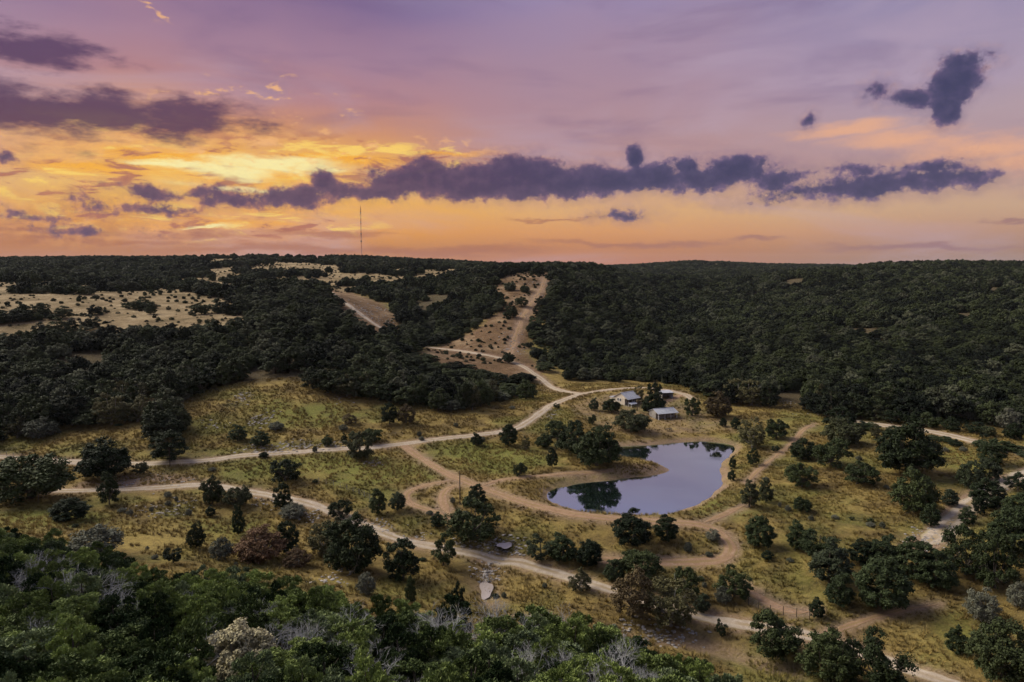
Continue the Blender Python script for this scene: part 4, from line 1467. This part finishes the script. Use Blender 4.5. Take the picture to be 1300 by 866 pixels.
# hidden far behind ridges: drop what no sight line from anywhere near the viewpoint reaches
vis = np.ones(len(TX), bool)
for kk in np.linspace(0.06, 0.985, 90):
    vis &= (CAM_H + 6 + (TZ + 9 - CAM_H - 6) * kk) > H(TX * kk, TY * kk) - 1.0
TX, TY, TZ, small = TX[vis], TY[vis], TZ[vis], small[vis]
order = np.argsort(np.hypot(TX, TY))
TX, TY, TZ, small = TX[order], TY[order], TZ[order], small[order]
sxp = CX + F_PX * TX / TY
front = np.nonzero((sxp > -20) & (sxp < 1320) & (small == 0))[0][:230]
is_front = np.zeros(len(TX), bool)
is_front[front] = True
for i in front:
    h = trng.uniform(5.5, 11.0)
    left = TX[i] < 30
    kd = trng.choice('WWWWWWWWWWOTDG')
    if 520 < sxp[i] < 700 and TY[i] > 262:
        h *= 0.5
    look = {'D': 'olive tinted tree', 'G': 'pale grey brush', 'O': 'low spreading oak', 'T': 'upright dark oak'}.get(kd, 'dark woodland tree')
    where = 'along the foot of the wooded hill behind the long gravel road' if left else 'along the foot of the wood behind the caliche road'
    plant(kd, TX[i], TY[i], trng.uniform(6.5, 12.0), h * (0.6 if kd == 'G' else 1.0), look + ' ' + where,
          look + (' at the western wood edge' if left else ' at the eastern wood edge'), 'shrub' if kd == 'G' else 'tree', 'grey_brush' if kd == 'G' else 'wood_tree')
TX, TY, TZ, small = TX[~is_front], TY[~is_front], TZ[~is_front], small[~is_front]
nf = len(TX)
near_m = [joined(t_, c_, 'forest_leaf', 'wood_tree_mass') for t_, c_ in FOREST_NEAR]
dist = np.hypot(TX, TY)
pick = np.where(dist < 480, rs.randint(0, len(near_m), nf), len(near_m) + rs.randint(0, len(far_k), nf))
wid = (4.2 + 9.5 * rs.beta(1.3, 2.0, nf)) * np.where(dist < 480, 1.0, np.interp(dist, [480, 1100, 2700], [1.0, 1.35, 2.0]))
hei = np.clip(wid, 4, 10.5) * rs.uniform(0.58, 0.92, nf) * np.where(dist < 1100, 1.0, 1.05)
lit_ = small > 0
sxq = CX + F_PX * TX / TY
hei = np.where((sxq > 520) & (sxq < 700) & (TY > 262) & (TY < 345), hei * 0.5, hei)
wid = np.where(lit_, rs.uniform(0.8, 3.2, nf), wid)
hei = np.where(lit_, wid * rs.uniform(0.5, 0.8, nf), hei)
scl = np.stack([wid / np.where(pick < 5, 8.0, 10.0), wid / np.where(pick < 5, 8.0, 10.0), hei / np.where(pick < 5, 9.0, 7.5)], 1)
gn_scatter('wooded_hills', np.stack([TX, TY, TZ - 0.2], 1), rs.uniform(0, 6.28, nf), scl, pick, near_m + far_k,
           'dark evergreen woodland covering the hills to the horizon', 'woodland')
print('wood trees', nf)

# rest of the near thicket
if rest_fore:
    q = np.array(rest_fore)
    jm = [joined(t_, c_, 'juniper_leaf', 'thicket_juniper') for t_, c_ in JUNS[:3]]
    s_ = rs.uniform(0.8, 1.15, (len(q), 1)) * np.array([[1, 1, 0.9]])
    gn_scatter('juniper_thicket', np.stack([q[:, 0], q[:, 1], H(q[:, 0], q[:, 1])], 1), rs.uniform(0, 6.28, len(q)), s_, rs.randint(0, 3, len(q)), jm,
               'remaining junipers of the near hillside thicket', 'thicket')

# ------------------------------------------------------------------ grass tufts and stones
def tuft(seed):
    r_ = np.random.RandomState(seed)
    v, f = [], []
    for i in range(16):
        a = r_.uniform(0, 6.28)
        rr = r_.uniform(0, 0.22)
        bx, by = rr * math.cos(a), rr * math.sin(a)
        a2 = a + r_.uniform(-.8, .8)
        ln = r_.uniform(0.25, 0.55)
        lean = r_.uniform(0.1, 0.45)
        w_ = 0.035
        px_, py_ = -math.sin(a2) * w_, math.cos(a2) * w_
        k0 = len(v)
        v += [(bx - px_, by - py_, -0.03), (bx + px_, by + py_, -0.03), (bx + math.cos(a2) * lean, by + math.sin(a2) * lean, ln)]
        f.append((k0, k0 + 1, k0 + 2))
    me = np_mesh('grass_tuft', np.array(v), np.array(f))
    me.materials.append(MATS['grass_blade'])
    return me


gx, gy = rs.uniform(-210, 210, 160000), rs.uniform(62, 300, 160000)
m_ = np.abs(gx) < 0.80 * gy + 12
gx, gy = gx[m_], gy[m_]
grd = np.full(gx.shape, 1e3)
for r in roads:
    grd = np.minimum(grd, line_dist(r[1][::2] + [r[1][-1]], gx, gy) - r[2] / 2)
dens = vnoise(gx, gy, 7, 51) * 0.6 + vnoise(gx, gy, 2.5, 52) * 0.4
ok = (grd > 0.35) & (poly_sd(pond, gx, gy) > 0.5 + 2.4 * vnoise(gx, gy, 9, 93)) & (poly_sd(clear_polys['valley'], gx, gy) < 20) & (dens > 0.36)
ok &= (poly_sd(fore_poly, gx, gy) > -6) & ((poly_sd(yard, gx, gy) > 0) | (rs.rand(len(gx)) < 0.25))
gx, gy = gx[ok], gy[ok]
ng = len(gx)
gs = rs.uniform(0.6, 1.5, (ng, 1)) * np.array([[1.15, 1.15, 1.0]])
gn_scatter('meadow_grass', np.stack([gx, gy, H(gx, gy)], 1), rs.uniform(0, 6.28, ng), gs, rs.randint(0, 5, ng), [tuft(600 + i) for i in range(5)],
           'dry yellow and olive grass tufts covering the valley meadow', 'grass')
print('tufts', ng)


def stone(seed):
    r_ = np.random.RandomState(seed)
    bm = bmesh.new()
    bmesh.ops.create_icosphere(bm, subdivisions=1, radius=0.5)
    for v in bm.verts:
        v.co *= r_.uniform(0.7, 1.2)
        v.co.z *= 0.55
    me = bpy.data.meshes.new('stone')
    bm.to_mesh(me)
    bm.free()
    me.materials.append(MATS['limestone'])
    return me


SX, SY, SS = [], [], []


def stones(px, n_, spread, size):
    for _ in range(n_):
        a, b = px[rs.randint(len(px))]
        x, y = P(a, b)
        SX.append(x + rs.normal() * spread)
        SY.append(y + rs.normal() * spread)
        SS.append(size * rs.uniform(0.4, 1.3))


stones([(590, 690), (610, 692), (625, 695), (640, 690), (650, 700), (620, 725), (618, 735), (612, 730)], 240, 1.6, 0.6)
stones([(320, 570), (350, 568), (380, 565), (400, 567), (370, 568), (340, 573), (425, 566)], 220, 2.2, 0.7)
stones([(160, 612), (190, 608), (210, 607), (230, 612), (150, 615), (175, 617)], 160, 3.0, 0.45)
stones([(235, 637), (225, 650), (185, 645), (195, 652), (330, 638), (345, 642), (395, 655), (400, 660)], 150, 1.8, 0.6)
stones([(308, 505), (312, 500), (302, 510), (335, 530), (340, 535), (330, 538), (275, 540), (430, 505)], 150, 2.5, 0.8)
stones([(480, 665), (490, 672), (535, 680), (525, 685)], 80, 1.5, 0.5)
stones([(1165, 688), (1180, 680), (1190, 690), (1175, 695), (1200, 670), (1195, 700), (1240, 640), (1270, 620)], 180, 2.0, 0.55)
stones([(820, 803), (850, 806), (870, 808), (790, 800), (840, 810)], 110, 1.6, 0.6)
stones([(700, 522), (705, 527), (697, 530), (480, 590), (470, 588)], 60, 1.2, 0.7)
stones([(460, 395), (470, 400), (480, 405), (450, 388), (475, 390)], 200, 8.0, 1.1)
stones([(690, 360), (680, 375), (660, 400), (650, 430), (670, 360), (648, 445)], 220, 5.0, 0.9)
stones([(420, 735), (430, 742), (438, 730), (1000, 512), (960, 515), (1020, 525)], 90, 2.0, 0.6)
q = np.stack([SX, SY, H(np.array(SX), np.array(SY)) + 0.05], 1)
ss = np.array(SS)[:, None] * np.stack([rs.uniform(0.8, 1.4, len(SS)), rs.uniform(0.8, 1.4, len(SS)), rs.uniform(0.5, 1.0, len(SS))], 1)
gn_scatter('limestone_rubble', q, rs.uniform(0, 6.28, len(q)), ss, rs.randint(0, 4, len(q)), [stone(700 + i) for i in range(4)],
           'pale limestone rubble along road banks and the creek', 'stones')

# ------------------------------------------------------------------ houses
def ground_at(px, py):
    x, y = P(px, py)
    return x, y, float(H(x, y))


def gable_roof(t, x0, x1, yl, yr, ze, zr, over=0.35, th=0.12, mat='metal_roof', seams=True):
    """ridge along x at y = 0; slopes as separate panels of standing-seam metal"""
    for sgn, ye, z_e in ((1, yr, ze), (-1, yl, ze)):
        slope = (zr - z_e) / abs(ye)
        yo = ye + sgn * over
        zo = z_e - slope * over
        n_ = max(3, int((x1 - x0 + 2 * over) / 0.75))
        xs = np.linspace(x0 - over, x1 + over, n_ + 1)
        for i in range(n_):
            a, b = xs[i] + 0.012, xs[i + 1] - 0.012
            mb = MB()
            p = [(a, 0.012 * sgn, zr), (b, 0.012 * sgn, zr), (b, yo, zo), (a, yo, zo)]
            if sgn > 0:
                mb.hexa([(x, y, z) for x, y, z in p] + [(x, y, z + th) for x, y, z in p])
            else:
                p = [p[3], p[2], p[1], p[0]]
                mb.hexa([(x, y, z) for x, y, z in p] + [(x, y, z + th) for x, y, z in p])
            s_ = th
            mb.hexa([(b - 0.03, 0.02 * sgn, zr + s_), (b + 0.03, 0.02 * sgn, zr + s_), (b + 0.03, yo, zo + s_), (b - 0.03, yo, zo + s_),
                     (b - 0.03, 0.02 * sgn, zr + s_ + 0.05), (b + 0.03, 0.02 * sgn, zr + s_ + 0.05), (b + 0.03, yo, zo + s_ + 0.05), (b - 0.03, yo, zo + s_ + 0.05)])
            mb.build('roof_panel', mat, t)
    MB().box(x0 - over, x1 + over, -0.14, 0.14, zr + th - 0.02, zr + th + 0.09).build('ridge_cap', mat, t)


def boards_wall(t, x0, x1, y0, y1, z0, z1, mat, along='x', name='wall'):
    """board and batten wall: one panel with proud battens"""
    mb = MB().box(x0, x1, y0, y1, z0, z1)
    if along == 'x':
        for x in np.arange(x0 + 0.2, x1, 0.45):
            mb.box(x - 0.03, x + 0.03, y0 - 0.025, y1 + 0.025, z0 + 0.01, z1 - 0.01)
    else:
        for y in np.arange(y0 + 0.2, y1, 0.45):
            mb.box(x0 - 0.025, x1 + 0.025, y - 0.03, y + 0.03, z0 + 0.01, z1 - 0.01)
    return mb.build(name, mat, t)


def window(t, x, y, z, w, h, face):
    fr = MB()
    gl_ = MB()
    if face == 'x':
        fr.box(x - 0.09, x + 0.02, y - w / 2 - 0.09, y + w / 2 + 0.09, z - 0.09, z).box(x - 0.09, x + 0.02, y - w / 2 - 0.09, y + w / 2 + 0.09, z + h, z + h + 0.09)
        fr.box(x - 0.09, x + 0.02, y - w / 2 - 0.09, y - w / 2, z, z + h).box(x - 0.09, x + 0.02, y + w / 2, y + w / 2 + 0.09, z, z + h)
        gl_.box(x - 0.05, x - 0.03, y - w / 2, y + w / 2, z, z + h)
    else:
        fr.box(x - w / 2 - 0.09, x + w / 2 + 0.09, y - 0.09, y + 0.02, z - 0.09, z).box(x - w / 2 - 0.09, x + w / 2 + 0.09, y - 0.09, y + 0.02, z + h, z + h + 0.09)
        fr.box(x - w / 2 - 0.09, x - w / 2, y - 0.09, y + 0.02, z, z + h).box(x + w / 2, x + w / 2 + 0.09, y - 0.09, y + 0.02, z, z + h)
        gl_.box(x - w / 2, x + w / 2, y - 0.05, y - 0.03, z, z + h)
    o = fr.build('window', 'white_paint', t)
    gl_.build('pane', 'glass', o)
    return o


# cream house: local x along the ridge, -x is the gable seen from the pond, -y the porch side
hx, hy, hz = ground_at(783, 516)
house = thing('cream_house', (hx + 2.0, hy + 3.0, hz), math.atan2(0.60, 0.80))
tag(house, 'cream board house with grey metal gable roof and dark porch', 'house')
house.scale = (0.9, 0.9, 0.9)
MB().box(-0.1, 7.3, -4.1, 4.2, -1.2, 0.12).build('foundation', 'limestone', house)
mb = MB()
mb.hexa([(0, -2.2, 0.12), (0.2, -2.2, 0.12), (0.2, 4.0, 0.12), (0, 4.0, 0.12), (0, -2.2, 2.9), (0.2, -2.2, 2.9), (0.2, 4.0, 2.9), (0, 4.0, 2.9)])
for y in np.arange(-2.0, 4.0, 0.45):
    mb.box(-0.025, 0.0, y - 0.03, y + 0.03, 0.15, 2.88)
mb.build('gable_wall', 'cream_board', house)
gt = MB()
b0 = len(gt.v)
gt.v += [(0.02, -4.0, 2.905), (0.18, -4.0, 2.905), (0.18, 4.0, 2.905), (0.02, 4.0, 2.905), (0.02, 0.0, 5.0), (0.18, 0.0, 5.0)]
gt.f += [(0, 4, 3), (1, 2, 5), (0, 1, 5, 4), (3, 4, 5, 2), (0, 3, 2, 1)]
gt.build('gable', 'cream_board', house)
boards_wall(house, 0.2, 7.0, 3.82, 4.0, 0.12, 2.9, 'cream_board')
boards_wall(house, 0.2, 7.0, -2.2, -2.02, 0.12, 3.3, 'grey_board')
boards_wall(house, 6.82, 7.0, -2.02, 3.82, 0.12, 2.9, 'cream_board', 'y')
gable_roof(house, 0, 7.0, -4.0, 4.0, 2.9, 5.0)
for x in (0.1, 2.35, 4.65, 6.9):
    MB().box(x - 0.08, x + 0.08, -3.95, -3.79, 0.12, 2.92).build('porch_post', 'dark_timber', house)
MB().box(0.0, 7.0, -4.0, -2.21, 0.125, 0.24).build('porch_deck', 'dark_timber', house)
MB().box(0.2, 6.8, -3.93, -3.85, 1.0, 1.08).build('porch_rail', 'dark_timber', house)
window(house, 0.0, 0.3, 1.5, 0.75, 1.1, 'x')
window(house, 0.0, 1.6, 1.5, 0.75, 1.1, 'x')
for x in (1.6, 5.4):
    window(house, x, -2.2, 1.0, 0.9, 1.2, 'y')
dr = MB().box(3.0, 3.95, -2.26, -2.205, 0.25, 2.3).build('door', 'dark_timber', house)
MB().box(3.82, 3.87, -2.32, -2.262, 1.2, 1.3).build('handle', 'steel', dr)
# lean-to wing on the far side of the gable and a low awning on the porch side
boards_wall(house, 0.5, 5.0, 4.0, 7.0, -0.3, 2.3, 'cream_board', 'x', 'wing')
mb = MB()
mb.hexa([(0.3, 4.05, 2.55), (5.2, 4.05, 2.55), (5.2, 7.25, 2.32), (0.3, 7.25, 2.32), (0.3, 4.05, 2.65), (5.2, 4.05, 2.65), (5.2, 7.25, 2.42), (0.3, 7.25, 2.42)])
mb.build('wing_roof', 'metal_roof', house)
mb = MB()
mb.hexa([(-0.5, -6.4, 1.1), (3.4, -6.4, 1.1), (3.4, -4.6, 1.5), (-0.5, -4.6, 1.5), (-0.5, -6.4, 1.18), (3.4, -6.4, 1.18), (3.4, -4.6, 1.58), (-0.5, -4.6, 1.58)])
mb.build('awning', 'metal_roof', house)
for x, y in ((-0.3, -6.2), (3.2, -6.2), (-0.3, -4.8), (3.2, -4.8)):
    MB().box(x - 0.06, x + 0.06, y - 0.06, y + 0.06, -0.8, 1.12).build('awning_post', 'white_paint', house)

# low cabin
hx, hy, hz = ground_at(850, 535)
cab = thing('low_cabin', (hx - 1.5, hy + 5.2, hz), math.atan2(0.35, 0.94))
tag(cab, 'low timber cabin with pale metal roof and shaded porch by the pond', 'cabin')
cab.scale = (0.86, 0.86, 0.9)
MB().box(-4.2, 5.2, -4.0, 3.6, -1.2, 0.1).build('foundation', 'limestone', cab)
boards_wall(cab, -4.0, 5.0, -1.6, -1.42, 0.1, 2.9, 'grey_board')
boards_wall(cab, -4.0, 5.0, 3.2, 3.38, 0.1, 2.5, 'grey_board')
boards_wall(cab, -4.0, -3.82, -1.42, 3.2, 0.1, 2.5, 'grey_board', 'y')
boards_wall(cab, 4.82, 5.0, -1.42, 3.2, 0.1, 2.5, 'grey_board', 'y')
for x in (-4.0, 4.82):
    gt = MB()
    gt.v += [(x, -3.6, 2.51), (x + 0.18, -3.6, 2.51), (x + 0.18, 3.4, 2.51), (x, 3.4, 2.51), (x, 0.0, 3.72), (x + 0.18, 0.0, 3.72)]
    gt.f += [(0, 4, 3), (1, 2, 5), (0, 1, 5, 4), (3, 4, 5, 2), (0, 3, 2, 1)]
    gt.build('gable', 'grey_board', cab)
gable_roof(cab, -4.0, 5.0, -3.6, 3.4, 2.5, 3.75)
for x in (-3.8, -0.8, 2.0, 4.8):
    MB().box(x - 0.07, x + 0.07, -3.55, -3.41, 0.1, 2.5).build('porch_post', 'white_paint', cab)
MB().box(-4.1, 5.1, -3.7, -1.61, 0.105, 0.2).build('porch_deck', 'dark_timber', cab)
for x in (-2.6, 3.6):
    window(cab, x, -1.6, 1.0, 1.0, 1.1, 'y')
dr = MB().box(0.2, 1.15, -1.66, -1.605, 0.21, 2.2).build('door', 'dark_timber', cab)
MB().box(1.02, 1.07, -1.72, -1.662, 1.1, 1.2).build('handle', 'steel', dr)

# small shed half hidden by an oak
hx, hy, hz = ground_at(846, 506)
sh = thing('small_shed', (hx, hy + 1.0, hz), math.atan2(0.2, 0.97))
tag(sh, 'small open shed with a pale flat metal roof behind an oak', 'shed')
boards_wall(sh, -2.2, 2.2, 2.0, 2.15, -0.6, 2.5, 'grey_board')
boards_wall(sh, -2.2, -2.05, -1.5, 2.0, -0.6, 2.4, 'grey_board', 'y')
boards_wall(sh, 2.05, 2.2, -1.5, 2.0, -0.6, 2.4, 'white_paint', 'y')
for i in range(6):
    a = -2.5 + i * 0.84
    mb = MB()
    mb.hexa([(a, -2.0, 2.35), (a + 0.82, -2.0, 2.35), (a + 0.82, 2.4, 2.62), (a, 2.4, 2.62), (a, -2.0, 2.43), (a + 0.82, -2.0, 2.43), (a + 0.82, 2.4, 2.7), (a, 2.4, 2.7)])
    mb.build('roof_panel', 'metal_roof', sh)
for x in (-2.1, 0.0, 2.1):
    MB().box(x - 0.07, x + 0.07, -1.9, -1.76, -0.6, 2.34).build('post', 'dark_timber', sh)

# picnic table on the lawn
tx, ty, tz = ground_at(849, 547)
pt = thing('picnic_table', (tx, ty, tz), 0.4)
tag(pt, 'dark picnic table standing on the lawn between cabin and pond', 'table')
for i in range(5):
    MB().box(-1.1, 1.1, -0.42 + i * 0.17, -0.27 + i * 0.17, 0.72, 0.77).build('plank', 'dark_timber', pt)
for s_ in (-1, 1):
    MB().box(-1.1, 1.1, s_ * 0.75 - 0.14, s_ * 0.75 + 0.14, 0.42, 0.47).build('bench', 'dark_timber', pt)
    MB().box(s_ * 0.8 - 0.05, s_ * 0.8 + 0.05, -0.85, 0.85, 0.34, 0.415).build('crossbar', 'dark_timber', pt)
    for q_ in (-1, 1):
        MB().bar((s_ * 0.8, q_ * 0.7, -0.1), (s_ * 0.8, q_ * 0.3, 0.72), 0.05, 4).build('leg', 'dark_timber', pt)


# ------------------------------------------------------------------ poles, fences, mast
def pole(px, py, h, label, arm=True):
    x, y, z = ground_at(px, py)
    t = thing('utility_pole', (x, y, z), 0.5)
    MB().bar((0, 0, -0.8), (0, 0, h), 0.15, 8, 0.11).build('shaft', 'dark_timber', t)
    if arm:
        MB().box(-0.7, 0.7, -0.17, -0.10, h - 0.55, h - 0.43).build('crossarm', 'dark_timber', t)
        for xx in (-0.6, 0.6):
            MB().bar((xx, -0.135, h - 0.43), (xx, -0.135, h - 0.28), 0.04, 6).build('insulator', 'white_paint', t)
    tag(t, label, 'pole')
    return t


pole(584, 641, 7.9, 'bare dark utility pole beside the looping dirt track', False)
pole(809, 522, 4.6, 'short dark timber pole in front of the cream house', False)
pole(216, 592, 5.5, 'pale slim pole standing in the oak by the gravel road', False)


def fence(px, label, every=2.4, h=1.3, wires=4, mat='dark_timber'):
    pts = chaikin([P(*q) for q in px], False, 1)
    p = np.array(pts)
    L = np.concatenate([[0], np.cumsum(np.linalg.norm(np.diff(p, axis=0), axis=1))])
    t_ = np.arange(0, L[-1], every)
    qx, qy = np.interp(t_, L, p[:, 0]), np.interp(t_, L, p[:, 1])
    x0, y0 = qx[0], qy[0]
    z0 = float(H(x0, y0))
    t = thing('wire_fence', (x0, y0, z0))
    tops = []
    for i, (x, y) in enumerate(zip(qx, qy)):
        z = float(H(x, y)) - z0
        hh = h * trng.uniform(0.92, 1.1)
        lx, ly = trng.uniform(-.06, .06), trng.uniform(-.06, .06)
        MB().bar((x - x0, y - y0, z - 0.4), (x - x0 + lx, y - y0 + ly, z + hh), 0.075, 6, 0.06).build('post', mat, t)
        tops.append((x - x0, y - y0, z))
    for k_ in range(wires):
        zz = h * (0.25 + 0.7 * k_ / (wires - 1))
        mb = MB()
        for a, b in zip(tops[:-1], tops[1:]):
            mb.bar((a[0], a[1], a[2] + zz), (b[0], b[1], b[2] + zz), 0.018, 3)
        mb.build('wire', 'steel', t)
    tag(t, label, 'fence')


fence([(950, 769), (962, 775), (985, 781), (1008, 784), (1030, 788)], 'rusty wire fence with timber posts round a bare dirt corner', 2.0, 1.5, 5)
fence([(405, 613), (425, 618), (450, 625), (470, 635), (488, 645)], 'weathered post fence running down the green slope', 2.2, 1.3, 3, 'grey_board')
fence([(0, 578), (25, 582), (55, 585), (90, 588)], 'short run of fence posts along the gravel road', 3.0, 1.3, 3, 'grey_board')

# lattice radio mast on the far ridge
md_ = 1130.0
mxx = ray(459, 325)[0] * md_
mz = float(H(mxx, md_))
top_z = CAM_H + ray(459, 262)[1] * md_
mast = thing('radio_mast', (mxx, md_, mz))
tag(mast, 'tall thin lattice radio mast rising from the far ridge', 'mast')
hm = top_z - mz
sec = 9
for k_ in range(sec):
    z0, z1 = hm * k_ / sec - (0.5 if k_ == 0 else 0), hm * (k_ + 1) / sec
    mb = MB()
    tri = [(0.75 * math.cos(a), 0.75 * math.sin(a)) for a in (0.3, 0.3 + 2.094, 0.3 + 4.189)]
    for (a, b) in tri:
        mb.bar((a, b, z0), (a, b, z1), 0.13, 5)
    nb = 4
    for j in range(nb):
        za, zb = z0 + (z1 - z0) * j / nb, z0 + (z1 - z0) * (j + 1) / nb
        for q_ in range(3):
            p0, p1 = tri[q_], tri[(q_ + 1) % 3]
            mb.bar((*p0, za), (*p1, zb), 0.06, 4)
            mb.bar((*p0, zb), (*p1, zb), 0.06, 4)
    mb.build('lattice_section', 'mast_red' if k_ % 2 == 0 else 'steel', mast)
for f_, r_ in ((0.36, 1.5), (0.46, 0.9), (0.50, 1.2), (0.71, 1.0), (0.885, 1.1), (0.94, 0.7)):
    z_ = hm * f_
    MB().bar((0, 0, z_ - 0.9), (0, 0, z_ + 0.9), r_, 10).build('antenna', 'steel', mast)
MB().bar((0, 0, hm), (0, 0, hm + 3.0), 0.10, 5).build('lightning_rod', 'steel', mast)
for a in (0.3, 2.394, 4.489):
    for f_ in (0.45, 0.9):
        ex, ey = 0.55 * hm * math.cos(a), 0.55 * hm * math.sin(a)
        MB().bar((0.7 * math.cos(a), 0.7 * math.sin(a), hm * f_), (ex, ey, float(H(mxx + ex, md_ + ey)) - mz), 0.03, 3).build('guy_wire', 'steel', mast)

# ------------------------------------------------------------------ thin evening haze over the whole valley
m, n, out = new_mat('haze')
pv = n.new('ShaderNodeVolumePrincipled')
pv.inputs['Color'].default_value = (0.80, 0.84, 0.92, 1)
pv.inputs['Density'].default_value = HAZE
n.t.links.new(pv.outputs[0], out.inputs['Volume'])
tag(MB().box(-8200, 8200, -60, 8100, float(ZG.min()) - 1.0, 190).build('haze', 'haze'), 'thin evening haze lying over the valley', 'haze', kind='stuff')
